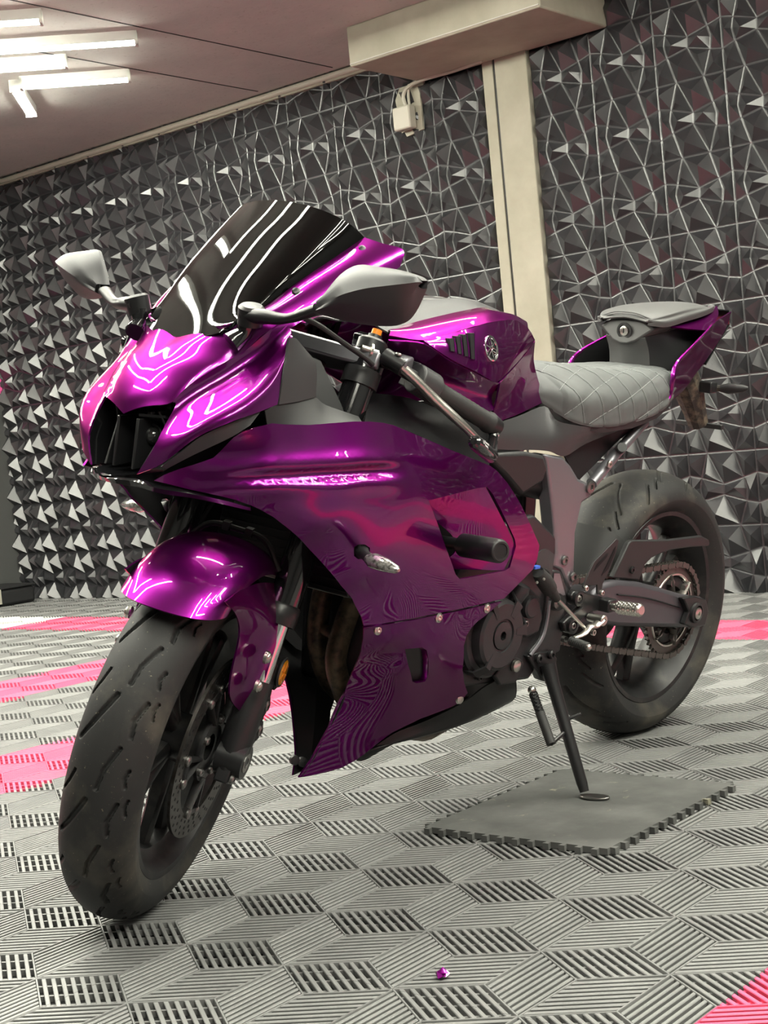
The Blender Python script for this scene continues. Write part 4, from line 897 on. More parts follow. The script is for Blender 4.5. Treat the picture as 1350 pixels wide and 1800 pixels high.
# ---- pillion pad and lock cowl
hexa = [(.118, -.070, .944), (.122, -.036, .962), (.122, .036, .962), (.118, .070, .944), (.128, .030, .914), (.132, .010, .908), (.132, -.010, .908), (.128, -.030, .914)]
lc = G().prism(hexa, (-.10, 0, .012)).build('lock_cowl', 'seat_grey', bike, bevel=.005)
G().lathe([(0, .0185), (.003, .0185), (.003, .0135), (-.002, .0130)], (.126, 0, .936), (1, 0, -.12), 28).build('lock_surround', 'black_plastic', lc)
G().lathe([(0, .0105), (.004, .0105), (.005, .009), (.005, .0002)], (.126, 0, .936), (1, 0, -.12), 24).build('lock_barrel', 'alu', lc)
G().box((.1318, 0, .936), (.001, .0022, .010)).build('key_slot', 'dark_inner', lc)
PS = [(.132, .060, .952, .966, .052), (.122, .074, .950, .974, .062), (.09, .086, .950, .984, .074), (.02, .088, .962, .995, .074), (-.06, .080, .972, 1.001, .062), (-.13, .062, .980, 1.000, .044), (-.175, .042, .984, .996, .028), (-.19, .02, .986, .990, .012)]
c2 = [spline([Vector(q[1:4]) for q in PS], 6), spline([Vector((q[0], q[4], 0)) for q in PS], 6)]
pr = [seat_row(b.x, a.x, a.y, a.z, b.y, 32) for a, b in zip(*c2)]
pil = G().grid(pr).build('pillion_pad', 'seat_grey', bike, angle=75, solid=.004)
for q in (.008, .016): G().tube([V((s + q * .9, y, z)) + Vector((0, 0, .001)) for s, y, z in [(.126 - q, -.062, .958 + q * .4), (.131 - q, -.03, .966 + q * .5), (.132 - q, 0, .968 + q * .5), (.131 - q, .03, .966 + q * .5), (.126 - q, .062, .958 + q * .4)]], .0016, 6, smooth=4).build('piping', 'seat_grey', pil)
G().grid(patch([[(.120, .05, .925), (.10, .05, .89), (.09, .052, .83)], [(.08, .066, .935), (.04, .070, .90), (.03, .075, .84)], [(-.02, .06, .95), (-.06, .065, .92), (-.06, .07, .86)], [(-.14, .045, .965), (-.16, .05, .94), (-.15, .05, .88)]], 4, 4)).mirror().build('tail_core', 'black_plastic', bike, angle=60, solid=.003)
G().grid(patch([[(.125, 0, .92), (.115, 0, .88), (.10, 0, .82)], [(.120, .05, .925), (.10, .05, .89), (.09, .052, .83)]], 3, 3)).mirror().build('tail_neck', 'seat_grey', bike, angle=60, solid=.003)
# ---- tail wings
for sgn in (1, -1):
    m_ = (lambda g: g if sgn > 0 else g.flipped())
    W0 = [(-0.055,0.1,0.9428), (0.0373,0.117,0.9086), (0.1121,0.128,0.8764), (0.1321,0.133,0.8482), (0.1359,0.13,0.8019), (0.1869,0.128,0.7699)]
    W1 = [(-0.1059,0.088,0.9596), (-0.0479,0.095,0.9185), (0.0373,0.108,0.8707), (0.0786,0.118,0.8454), (0.1144,0.123,0.798), (0.1736,0.123,0.7651)]
    W2 = [(-.255, .045, .982), (-.22, .05, .935), (-.13, .062, .875), (-.06, .075, .842), (.03, .095, .805), (.16, .112, .768)]
    w = m_(G().grid(patch([W0, W1, W2], 5, 5))).build('tail_panel', 'paint', bike, angle=60, solid=.003, inner='dark_inner')
    m_(G().tube(W0, [.0035, .0035, .0045, .006, .004, .003], 8, smooth=5)).build('tail_panel_edge', 'paint', w)
    m_(G().grid(patch([[(0.0759,0.085,0.9508), (0.014,0.094,0.9463), (-0.055,0.1,0.9428)], [(-0.0217,0.062,0.9704), (-0.0829,0.07,0.9673), (-0.1555,0.066,0.9724)], [(-0.126,0.03,0.9868), (-0.181,0.026,0.9921), (-0.2272,0.022,0.9936)]], 4, 4))).build('tail_top', 'paint', w, angle=60, solid=.004)
G().grid([[(-.15, -.03, .99), (-.15, .03, .99)], [(-.27, -.03, .985), (-.27, .03, .985)], [(-.28, -.03, .95), (-.28, .03, .95)], [(-.15, -.05, .86), (-.15, .05, .86)]]).build('tail_end', 'black_gloss', bike, angle=20, solid=.003)
# ---- plate hanger
ph = G().tube([(-.12, 0, .85), (-.165, 0, .80), (-.20, 0, .75), (-.225, 0, .715)], [.034, .036, .028, .024], 10, smooth=3).build('plate_hanger', 'dirt', bike, angle=30)
G().box((-.23, 0, .712), (.012, .125, .012)).build('plate_bar', 'black_plastic', ph, bevel=.002)
G().bolt((-.222, .0, .708), (1, 0, 0), .008, .006).build('plate_bolt', 'steel', ph)
G().box((-.17, .035, .808), (.03, .06, .026)).build('hanger_bracket', 'black_satin', ph, bevel=.003)
for sgn in (1, -1):
    s_ = G().tube([(-.19, .03 * sgn, .806), (-.195, .07 * sgn, .806)], [.007, .008], 10).build('rear_indicator', 'dirt', ph)
    G().tube([(-.195, .065 * sgn, .806), (-.20, .085 * sgn, .807), (-.205, .12 * sgn, .810), (-.207, .132 * sgn, .812)], [.008, .013, .009, .004], 12).build('rear_lens', 'black_plastic', s_)
# ---- side panel under the seat, subframe
for sgn in (1, -1):
    m_ = (lambda g: g if sgn > 0 else g.flipped())
    top = [(0.7624,0.146,0.7809), (0.664,0.128,0.7888), (0.5621,0.112,0.801), (0.5579,0.135,0.7791), (0.5273,0.145,0.7688), (0.4266,0.148,0.7571), (0.3098,0.143,0.7597), (0.1935,0.132,0.7707)]
    mid = [(0.7653,0.15,0.7587), (0.679,0.142,0.756), (0.596,0.138,0.753), (0.557,0.144,0.7449), (0.5136,0.147,0.7427), (0.431,0.144,0.7444), (0.3198,0.138,0.7503), (0.2221,0.13,0.7598)]
    bot = [(0.7529,0.145,0.7334), (0.6896,0.143,0.728), (0.6255,0.142,0.7237), (0.5733,0.142,0.717), (0.5218,0.14,0.7045), (0.4375,0.13,0.7226), (0.3243,0.128,0.7412), (0.2246,0.125,0.7558)]
    sp_ = m_(G().grid(patch([top, mid, bot], 4, 4))).build('side_panel', 'grey_plastic', bike, angle=60, solid=.003)
    m_(G().bolt((0.7674,0.152,0.7549), (0, 1, 0), .009, .005)).build('panel_bolt', 'steel', sp_)
    m_(G().grid(patch([[(0.5045,0.128,0.7017), (0.4196,0.118,0.72), (0.304,0.115,0.7386), (0.2142,0.112,0.7502)], [(0.4391,0.12,0.6468), (0.3585,0.108,0.6775), (0.2753,0.105,0.7191), (0.2047,0.1,0.7386)]], 4, 4))).build('panel_inner', 'dark_inner', sp_, solid=.003)
    m_(G().tube([(0.3885,0.118,0.6366), (0.2978,0.115,0.6943), (0.1901,0.108,0.7509)], [.012, .0115, .011], 14)).build('subframe_tube', 'frame', bike)
    m_(G().tube([(0.2989,0.122,0.7012), (0.3114,0.135,0.7084)], [.010, .010], 14)).build('subframe_boss', 'black_satin', bike)
    m_(G().bolt(V((0.3496,0.13,0.6751)) + Vector((0, 0, 0)), (0, 1, 0), .008, .005)).build('subframe_bolt', 'alu', bike)
    # black side cover below the panel
    ctr = [(0.778,0.15,0.719), (0.7482,0.155,0.727), (0.6701,0.155,0.725), (0.6043,0.15,0.7135), (0.5838,0.148,0.6877), (0.5901,0.143,0.6589), (0.6527,0.14,0.6375), (0.7088,0.146,0.6754)]
    m_(G().prism(ctr, (0, -.05, 0))).build('side_cover', 'black_plastic', bike, angle=40, bevel=.008)
# ---- frame plates, engine
def plate(name, pts, th, mtl, parent=None, bev=.003):
    r_ = []
    for sgn in (1, -1):
        g = G().prism(pts, (0, -th, 0)); g = g if sgn > 0 else g.flipped()
        r_.append(g.build(name, mtl, parent or bike, angle=40, bevel=bev))
    return r_
fp = plate('frame_plate', [(0.5933,0.142,0.714), (0.5304,0.142,0.7042), (0.5012,0.142,0.6853), (0.4701,0.142,0.6558), (0.4412,0.142,0.6466), (0.4153,0.142,0.6329), (0.421,0.142,0.6149), (0.4519,0.142,0.6062), (0.477,0.148,0.5487), (0.4714,0.15,0.45), (0.4825,0.15,0.4282), (0.5159,0.152,0.4701), (0.5228,0.152,0.479), (0.5527,0.152,0.4897), (0.5445,0.152,0.5159), (0.5514,0.15,0.5649), (0.5621,0.146,0.6225), (0.5822,0.142,0.6978)], .035, 'frame', None, .006)
G().bolt(V((0.4314,0.143,0.6367)), YL, .013, .005).build('frame_bolt', 'steel', fp[0]); G().bolt(V((0.517,0.153,0.4991)), YL, .0095, .005).build('frame_bolt', 'steel', fp[0]); G().bolt(V((0.4831,0.153,0.4614)), YL, .0095, .005).build('frame_bolt', 'steel', fp[0])
pp = plate('pivot_plate', [(0.5627,0.158,0.4875), (0.5314,0.158,0.4801), (0.5176,0.158,0.4623), (0.4981,0.158,0.4296), (0.5079,0.158,0.3986), (0.5074,0.156,0.354), (0.5091,0.154,0.3117), (0.5416,0.154,0.308), (0.6156,0.156,0.3225), (0.609,0.157,0.3341), (0.5863,0.158,0.3511), (0.5747,0.158,0.3812), (0.57,0.158,0.4216), (0.5684,0.158,0.4554)], .03, 'engine', None, .005)
G().grid([[V((0.5582,0.1595,0.4793)), V((0.5389,0.1595,0.4768))], [V((0.5601,0.1595,0.4318)), V((0.5139,0.1595,0.4298))]]).build('plate_inset', 'frame', pp[0])
G().tube([(0.5297,0.15,0.4164), (0.5529,0.166,0.4229)], .018, 24).build('pivot_cap', 'black_satin', pp[0]); G().bolt(V((0.5529,0.166,0.4229)), YL, .013, .006).build('pivot_nut', 'steel', pp[0])
G().tube([(0.5634,0.157,0.425), (0.5735,0.16,0.3792), (0.5871,0.16,0.3505), (0.6167,0.158,0.3243)], .004, 8, smooth=4).build('plate_edge', 'frame', pp[0])
for sgn in (1, -1):      # upper frame spars to the steering head
    g = G().tube([(.53, .095 * sgn, .64), (.70, .105 * sgn, .68), (.90, .10 * sgn, .73), (1.06, .06 * sgn, .79), (1.12, .03 * sgn, .83)], [.028, .03, .03, .034, .04], 12, smooth=4); g.build('frame_spar', 'black_satin', bike)
eng = G().box((.74, 0, .40), (.46, .25, .24)).build('engine_block', 'engine', bike, bevel=.02)
G().box((.87, 0, .56), (.17, .26, .28), Matrix.Rotation(R(28), 3, 'Y')).build('cylinder_block', 'engine', eng, bevel=.015)
G().box((.72, 0, .25), (.30, .14, .07)).build('oil_pan', 'engine', eng, bevel=.02)
G().prism([(.50, .13, .52), (.62, .13, .60), (.80, .13, .58), (.86, .13, .50), (.86, .13, .30), (.60, .13, .27), (.52, .13, .34)], (0, .018, 0)).build('case_cover', 'engine', eng, bevel=.006)
GC = V((0.7502,0.19,0.3915)); GC.y = .14
cv = G().lathe([(0, .088), (.022, .086), (.028, .080), (.030, .070), (.046, .066), (.050, .060), (.050, .032), (.047, .031), (.047, .027)], GC, YL, 56).build('generator_cover', 'engine', eng, angle=30)
G().lathe([(.047, .026), (.0495, .026), (.050, .024), (.050, .0085)], GC, YL, 40).build('cover_plug', 'engine', cv)
G().lathe([(.050, .0085), (.042, .0085), (.042, .0002)], GC, YL, 6).build('hex_socket', 'dark_inner', cv)
for a, w_ in ((R(128), .34), (R(178), .30), (R(-52), .22), (R(62), .2)):     # raised ribs of the cover
    P = []
    for q in range(6):
        b = a - w_ / 2 + w_ * q / 5
        P.append([GC + Vector((math.cos(b) * r_, d_, math.sin(b) * r_)) for r_, d_ in ((.089, .0), (.089, .032), (.070, .052), (.040, .0505))])
    G().grid(P).build('cover_rib', 'engine', cv, angle=40, solid=.004)
for k in range(8):
    a = 2 * math.pi * k / 8 + .2; G().bolt(GC + Vector((math.cos(a) * .087, .012, math.sin(a) * .087)), YL, .006, .006).build('cover_bolt', 'black_satin', cv)
g = G().prism([(0.6905,0.165,0.4668), (0.6458,0.165,0.4673), (0.6061,0.165,0.4394), (0.5919,0.165,0.3978), (0.6016,0.165,0.3687), (0.6434,0.165,0.3643), (0.6764,0.165,0.3852), (0.6864,0.165,0.4288)], (0, -.03, 0)).build('sprocket_cover', 'engine', eng, bevel=.005)
G().lathe([(0, .022), (.010, .022), (.013, .018), (.013, .0002)], (0.645,0.165,0.4272), YL, 28).build('cover_boss', 'engine', g); G().bolt(V((0.6536,0.166,0.3952)), YL, .0075, .006).build('cover_bolt', 'steel', g)
G().tube([(0.6971,0.165,0.4458), (0.688,0.175,0.4684), (0.6859,0.178,0.4774)], [.017, .019, .016], 18).build('oil_filler', 'engine', eng)
g = G().prism([(0.7025,0.172,0.3445), (0.6613,0.172,0.3262), (0.6531,0.172,0.318), (0.6746,0.172,0.2837), (0.7247,0.172,0.2876), (0.7443,0.172,0.3101)], (0, -.012, 0)).build('pan_bracket', 'black_satin', bike, bevel=.003)
G().lathe([(0, .0115), (.006, .0115), (.009, .007), (.009, .0002)], (0.6866,0.174,0.3199), YL, 20).build('pan_bolt', 'alu', g)
# exhaust headers
for k, l0 in ((0, .06), (1, -.035)):
    off = l0
    pth = [(.90, .04, .52), (.97, .04, .50), (1.004,0.04,0.4571), (1.022,0.04,0.4204), (1.036,0.04,0.3821), (1.037,0.04,0.35), (1.019,0.04,0.3068), (.97, .03, .25), (.88, .02, .22)] if k == 0 else [(.88, -.04, .54), (.95, -.04, .53), (0.9875,-0.04,0.4833), (1.002,-0.04,0.4312), (1.005,-0.04,0.3799), (0.9874,-0.04,0.3248), (0.9522,-0.04,0.2769), (.90, -.03, .245), (.82, -.02, .22)]
    G().tube(pth, [.0195] * 9, 18, smooth=6).build('exhaust_header', 'header', bike)
G().tube([(.92, 0, .225), (.75, 0, .20), (.62, -.03, .20)], [.035, .06, .06], 18).build('exhaust_collector', 'header', bike)
G().tube([(1.02, .04, .40), (1.0, -.04, .40)], .012, 12).build('header_link', 'header', bike)
# ---- rear wheel
tyre(RA, .308, .250, .090, .221, .066, RS_, 11, 1056).build('rear_tyre', 'rubber', bike, angle=60)
rr_ = rim(RA, .2, .070, .1, 10, 0).build('rear_rim', 'rim', bike)
for k in range(10): spoke(RA, 2 * math.pi * (k + (.18 if k % 2 else -.18)) / 10 + .3, .036, .022, .05, .026, .045, .192, (.14 if k % 2 else -.14)).build('spoke', 'rim', rr_, angle=50)
G().lathe([(-.085, .02), (-.085, .04), (-.05, .052), (.03, .052), (.06, .058), (.085, .055), (.085, .02)], RA, YL, 40).build('hub', 'rim', rr_)
disc(RA, -.10, .085, .1225, 30, 5, 'rear_brake_disc', bike)
# sprocket
SPL = .098
sg = G(); n = 42; out = []
for k in range(n):
    for f_, r_ in ((.0, .1015), (.25, .1015), (.42, .1095), (.58, .1095), (.75, .1015)):
        a = 2 * math.pi * (k + f_) / n; out.append((math.cos(a) * r_, math.sin(a) * r_))
m_n = len(out); inn = [(math.cos(2 * math.pi * k / m_n) * .082, math.sin(2 * math.pi * k / m_n) * .082) for k in range(m_n)]
for y in (SPL - .003, SPL + .003): sg.add([RA + Vector((x, y, z)) for x, z in out] + [RA + Vector((x, y, z)) for x, z in inn], [(i, (i + 1) % m_n, m_n + (i + 1) % m_n, m_n + i) for i in range(m_n)])
sg.add([RA + Vector((x, y, z)) for y in (SPL - .003, SPL + .003) for x, z in out], [(i, (i + 1) % m_n, m_n + (i + 1) % m_n, m_n + i) for i in range(m_n)])
sg.add([RA + Vector((x, y, z)) for y in (SPL - .003, SPL + .003) for x, z in inn], [(i, (i + 1) % m_n, m_n + (i + 1) % m_n, m_n + i) for i in range(m_n)])
spk = sg.build('rear_sprocket', 'chain', bike, angle=30)
for k in range(6):
    a = 2 * math.pi * k / 6 + .3; d = Vector((math.cos(a), 0, math.sin(a)))
    G().tube([RA + YL * SPL + d * .045, RA + YL * SPL + d * .085], [.016, .011], 8, flat=.3).build('sprocket_arm', 'chain', spk)
    G().tube([RA + YL * SPL + d * .067, RA + YL * (SPL + .010) + d * .067], [.011, .009], 6).build('sprocket_nut', 'steel', spk)
G().lathe([(-.01, .078), (.0, .080), (.004, .074), (.004, .055), (-.01, .05)], RA + YL * (SPL - .004), YL, 48).build('sprocket_carrier', 'black_satin', spk)
G().torus(RA + YL * (SPL + .002), YL, .083, .0035, 48, 6).build('sprocket_ring', 'alu', spk)
# chain
FS_C = Vector((.60, 0, .400)); R1, R0_ = .1062, .0407
d_ = (FS_C - RA); L_ = math.hypot(d_.x, d_.z); base = math.atan2(d_.z, d_.x); ofs = math.asin((R1 - R0_) / L_)
t_up = base + math.pi / 2 - ofs; t_dn = base - math.pi / 2 + ofs
def cp_(c, r_, a): return Vector((c.x + math.cos(a) * r_, SPL, c.z + math.sin(a) * r_))
path = []
n = 40
for k in range(n + 1): path.append(cp_(FS_C, R0_, t_dn + (t_up - t_dn) * k / n))
for k in range(1, 60): path.append(cp_(FS_C, R0_, t_up).lerp(cp_(RA, R1, t_up), k / 60))
a_end = t_dn - 2 * math.pi if t_dn > t_up else t_dn
sw = (2 * math.pi - (t_up - t_dn))
for k in range(81): path.append(cp_(RA, R1, t_up + sw * k / 80))
for k in range(1, 60): path.append(cp_(RA, R1, t_dn).lerp(cp_(FS_C, R0_, t_dn), k / 60) + Vector((0, 0, -.006 * math.sin(math.pi * k / 60))))
cum = [0]
for a, b in zip(path, path[1:] + path[:1]): cum.append(cum[-1] + (b - a).length)
NL = int(round(cum[-1] / .015875)); pitch = cum[-1] / NL; pos = []
j = 0
for k in range(NL):
    t = k * pitch
    while cum[j + 1] < t: j += 1
    pos.append(path[j].lerp(path[(j + 1) % len(path)], (t - cum[j]) / max(1e-9, cum[j + 1] - cum[j])))
chn = G()
for k in range(NL):
    a, b = pos[k], pos[(k + 1) % NL]; u = (b - a).normalized(); w = Vector((-u.z, 0, u.x)); yo = .0095 if k % 2 else .0065
    lp = []
    for c, s1 in ((b, 1), (a, -1)):
        for q in (-75, -35, 0, 35, 75): lp.append(c + (u * math.cos(R(q)) * s1 + w * math.sin(R(q)) * s1) * .0072)
    mid_ = (a + b) / 2; lp = lp[:5] + [mid_ + w * .0048] + lp[5:] + [mid_ - w * .0048]
    for s1 in (1, -1): chn.prism([p + YL * yo * s1 for p in lp], YL * .0018 * s1)
    chn.tube([a - YL * .011, a + YL * .011], .0042, 8)
chn.build('drive_chain', 'chain', bike, angle=40)
# swingarm
sa = plate('swingarm', [(0.391,0.14,0.4087), (0.3496,0.14,0.4258), (0.292,0.14,0.4253), (0.2037,0.14,0.4098), (0.1123,0.14,0.3847), (0.0137,0.14,0.3555), (-0.0802,0.14,0.3355), (-0.0992,0.14,0.3153), (-0.1021,0.14,0.2689), (-0.077,0.14,0.2647), (0.0487,0.14,0.2847), (0.2777,0.14,0.3236), (0.3572,0.14,0.3422), (0.3939,0.14,0.3684)], .030, 'swingarm', None, .010)
G().tube([(0.2976,0.142,0.3971), (0.1714,0.142,0.3705), (0.035,0.142,0.3301)], [.004, .005, .003], 8, flat=.4, smooth=4).build('swingarm_groove', 'black_satin', sa[0])
G().box((.36, 0, .37), (.10, .24, .075)).build('swingarm_bridge', 'swingarm', sa[0], bevel=.015)
ad = G().prism([(0.0456,0.156,0.3553), (-0.0039,0.156,0.3535), (-0.057,0.156,0.338), (-0.0727,0.156,0.3063), (-0.0627,0.156,0.2757), (-0.0116,0.156,0.2785), (0.0305,0.156,0.2931), (0.0152,0.156,0.3195)], (0, -.016, 0)).build('axle_block', 'black_satin', sa[0], bevel=.003)
G().lathe([(0, .024), (.010, .023), (.012, .018), (.006, .016)], V((-.012, .152, .314)), YL, 28).build('axle_collar', 'black_plastic', ad)
G().lathe([(.004, .0145), (.012, .0135), (.014, .009), (.014, .0045), (.008, .004), (.008, .0002)], V((-.012, .152, .314)), YL, 20).build('axle_nut', 'alu', ad)
# chain guard and hugger
cgp = [(0.298,0.128,0.43), (0.2704,0.128,0.4644), (0.2447,0.128,0.4994), (0.2319,0.128,0.5029), (0.0783,0.124,0.4863), (-0.0787,0.118,0.477), (-0.1152,0.116,0.4646), (-0.1224,0.116,0.4531), (-0.1181,0.116,0.4482), (-0.0308,0.12,0.4563), (0.059,0.122,0.4606), (0.1094,0.124,0.458), (0.1445,0.126,0.4537), (0.1719,0.127,0.4421), (0.1808,0.128,0.4296), (0.1916,0.128,0.4109), (0.2466,0.128,0.4207)]
cg_ = G().prism(cgp, (0, -.012, 0)).build('chain_guard', 'black_plastic', bike, bevel=.003); G().bolt(V((0.2279,0.13,0.4385)), YL, .008, .004).build('guard_bolt', 'black_satin', cg_)
rows = []
for k in range(13):
    a = R(140 + 36 * k / 12); rows.append([RA + Vector((r_ * math.cos(a + R(180) * 0) if 0 else r_ * math.cos(math.pi - a + 0) * 1, l_, r_ * math.sin(a))) for l_, r_ in ((-.098, .29), (-.09, .314), (-.06, .328), (0, .332), (.06, .328), (.09, .314), (.098, .29))])
rows = [[Vector((abs(p.x), p.y, p.z)) if False else p for p in r_] for r_ in rows]
G().grid(rows).build('rear_hugger', 'grip', bike, angle=60, solid=.003)
G().box((.50, .0, .52), (.05, .10, .20)).build('rear_shock', 'black_satin', bike, bevel=.01)
# ---- rearset, left side (and its twin on the right)
for sgn in (1, -1):
    m_ = (lambda g: g if sgn > 0 else g.flipped())
    hg = G()
    rs = m_(G().prism([(0.5035,0.172,0.4377), (0.4818,0.172,0.437), (0.4296,0.172,0.4204), (0.3934,0.172,0.4105), (0.3814,0.172,0.3826), (0.4393,0.172,0.3865), (0.4699,0.172,0.3748), (0.4914,0.172,0.3571), (0.5188,0.172,0.3569), (0.5329,0.172,0.3776), (0.5146,0.172,0.3863), (0.4732,0.172,0.4009), (0.5025,0.172,0.4145), (0.5122,0.172,0.4297)], (0, -.014, 0))).build('rearset_bracket', 'black_satin', bike, bevel=.003)
    for c, r_ in (((0.4909,0.17,0.4229), .0155), ((0.5038,0.17,0.3691), .0165)):
        m_(G().lathe([(-.012, r_), (.008, r_), (.009, r_ * .85), (.009, r_ * .6), (.004, r_ * .55), (.004, .0002)], c, YL, 22)).build('rearset_mount', 'black_satin', rs)
        m_(G().bolt(V(c) + YL * .004, YL, .007, .005)).build('mount_bolt', 'steel', rs)
    hp = [(0.4726,0.172,0.4427), (0.4493,0.172,0.4779), (0.4389,0.172,0.4906), (0.364,0.172,0.5286), (0.3549,0.172,0.5241), (0.3604,0.172,0.5034), (0.382,0.172,0.4635), (0.4016,0.172,0.4401), (0.4048,0.172,0.4181), (0.4194,0.172,0.4201), (0.4221,0.172,0.4405), (0.4526,0.172,0.4423), (0.4595,0.172,0.4339)]
    hl_ = [(0.439,0.1725,0.4709), (0.4306,0.1725,0.4838), (0.3923,0.1725,0.5025), (0.3973,0.1725,0.4937)], [(0.4109,0.1725,0.4579), (0.395,0.1725,0.477), (0.3668,0.1725,0.5137), (0.3673,0.1725,0.5019), (0.3877,0.1725,0.469)]
    h_ = m_(G().prism(hp, (0, -.004, 0))).build('heel_guard', 'black_plastic', rs, bevel=.001)
    for q in hl_: m_(G().prism([V(p) + YL * .0003 for p in q], (0, .0004, 0))).build('guard_slot', 'dark_inner', rs)
    for c in ((0.4642,0.172,0.4392), (0.4053,0.172,0.4217)): m_(G().bolt(V(c), YL, .006, .005)).build('guard_bolt', 'alu', rs)
    pv_ = V((0.3999,0.172,0.3972))
    m_(G().box(pv_ + Vector((-.004, .010, 0)), (.030, .028, .026))).build('peg_holder', 'black_satin', rs, bevel=.003)
    pe = V((0.4101,0.272,0.4059)); pb = pv_ + Vector((0, .026, 0))
    pg = m_(G().tube([pb, pb + (pe - pb) * .12, pb + (pe - pb) * .2, pe - (pe - pb) * .04, pe], [.0075, .0075, .0125, .0125, .009], 18)).build('foot_peg', 'alu', rs)
    kn = G(); dd = (pe - pb); ux = dd.normalized(); pa_ = ux.orthogonal().normalized(); pb_ = ux.cross(pa_)
    for i in range(9):
        for k in range(12):
            a = 2 * math.pi * (k + .5 * (i % 2)) / 12; c = pb + dd * (.24 + .085 * i) + (pa_ * math.cos(a) + pb_ * math.sin(a)) * .0122
            kn.lathe([(0, .0026), (.002, .0004)], c, pa_ * math.cos(a) + pb_ * math.sin(a), 4)
    k_ = m_(kn).build('peg_knurling', 'alu', pg, angle=20); k_['kind'] = 'stuff'
# shift lever, rod and quickshifter
sl = G().tube([(0.4488,0.205,0.3783), (0.4682,0.204,0.3695), (0.4867,0.203,0.3699), (0.5051,0.203,0.359), (0.5397,0.203,0.3554)], [.011, .0095, .0085, .0075, .006], 14, smooth=5, flat=.55).build('shift_lever', 'alu', bike)
G().lathe([(-.03, .008), (.006, .0115), (.008, .0095), (.008, .005), (.004, .0045), (.004, .0002)], (0.4488,0.205,0.3783), YL, 22).build('lever_pivot', 'alu', sl)
G().lathe([(-.003, .006), (.003, .006), (.003, .003)], (0.4709,0.203,0.3558), YL, 16).build('lever_lug', 'alu', sl)
tp0, tp1 = V((0.537,0.195,0.3486)), V((0.5495,0.245,0.348))
G().tube([tp0 + (tp1 - tp0) * k / 20 for k in range(21)], [.0095 if k % 2 else .0080 for k in range(21)], 16).build('toe_peg', 'grip', sl); G().sphere(tp1, .007, 12).build('toe_peg_end', 'alu', sl)
G().lathe([(-.004, .007), (.004, .007)], (0.5367,0.18,0.3477), YL, 14).build('lever_joint', 'steel', sl)
rod_ = G().tube([(0.4919,0.196,0.3669), (0.5092,0.196,0.3789), (0.5932,0.196,0.4392)], [.0032, .0036, .0045], 12).build('shift_rod', 'alu', bike)
qs = G().tube([(0.5953,0.196,0.4406), (0.6181,0.196,0.4605), (0.6221,0.196,0.4633), (0.6428,0.196,0.4838), (0.663,0.196,0.5018)], [.008, .012, .0155, .0165, .012], 14).build('quickshifter', 'grip', rod_)
for c in ((0.6672,0.213,0.4924), (0.677,0.205,0.4857)): G().sphere(c, .003, 8).build('sensor_screw', 'alu', rod_)
G().tube([(0.6584,0.2,0.5084), (0.6395,0.2,0.5017), (0.6196,0.195,0.4849), (0.5545,0.16,0.4584)], .003, 8, smooth=4).build('sensor_wire', 'cable_black', bike)
G().box(V((0.67,0.195,0.5123)), (.016, .010, .006)).build('blue_connector', 'blue', bike, bevel=.001)
G().grid(patch([[(0.6377,0.17,0.5279), (0.6056,0.17,0.5352), (0.5687,0.165,0.5188)], [(0.6336,0.172,0.5002), (0.6011,0.172,0.505), (0.5756,0.168,0.4943)], [(0.6215,0.17,0.4816), (0.5994,0.17,0.4821), (0.5775,0.168,0.4788)]], 3, 3)).build('engine_mount_cover', 'grey_plastic', bike, solid=.004)
# ---- side stand
ft = V((.590, .288, .078)); pvt = V((0.5701,0.172,0.2894))
ssb = G().prism([(0.6267,0.16,0.3242), (0.5861,0.16,0.3263), (0.5439,0.16,0.3213), (0.5261,0.16,0.302), (0.5348,0.16,0.2779), (0.5555,0.16,0.2584), (0.5755,0.16,0.2668), (0.589,0.16,0.2854)], (0, -.02, 0)).build('stand_bracket', 'black_satin', bike, bevel=.003)
for c in ((0.5956,0.161,0.3156), (0.5542,0.161,0.3164)): G().bolt(V(c), YL, .0095, .008).build('bracket_bolt', 'black_satin', ssb)
G().lathe([(0, .0125), (.008, .0125), (.008, .0002)], pvt, YL, 6).build('pivot_bolt', 'black_satin', ssb)
sd = G().tube([pvt + Vector((0, -.004, .010)), pvt.lerp(ft, .12), pvt.lerp(ft, .5), pvt.lerp(ft, .93), ft], [.017, .0135, .012, .011, .009], 16).build('side_stand', 'black_satin', bike)
def wl_(x, y, z): return bike.matrix_world.inverted() @ Vector((x, y, z))
fl_ = []
for k in range(20):
    a = 2 * math.pi * k / 20; fl_.append(wl_(-1.500 + math.cos(a) * .032, 2.327 + math.sin(a) * .017, .0135))
up_ = wl_(0, 0, .004) - wl_(0, 0, 0)
G().prism(fl_, up_).build('stand_foot', 'steel', sd, bevel=.001)
G().tube([pvt.lerp(ft, .42), pvt.lerp(ft, .42) + Vector((-.030, .018, .012))], [.004, .0035], 10).build('stand_tang', 'black_satin', sd)
sp0, sp1 = V((0.6129,0.165,0.2555)), V((0.6361,0.235,0.1697))
G().sphere(sp0, .0085, 14).build('spring_bolt', 'alu', bike)
spg = G(); ax_s = (sp1 - sp0); u_ = ax_s.normalized(); a_ = u_.orthogonal().normalized(); b_ = u_.cross(a_)
spg.tube([sp0 + ax_s * (.05 + .40 * k / 120) + (a_ * math.cos(k * .75) + b_ * math.sin(k * .75)) * .0075 for k in range(121)], .0018, 6)
spg.build('stand_spring', 'black_satin', bike); G().tube([sp0 + ax_s * .42, sp1], .0095, 12).build('spring_sleeve', 'grip', bike)
G().tube([sp1, sp1 + (pvt.lerp(ft, .5) - sp1) * .9], .004, 8).build('spring_hook', 'black_satin', bike)
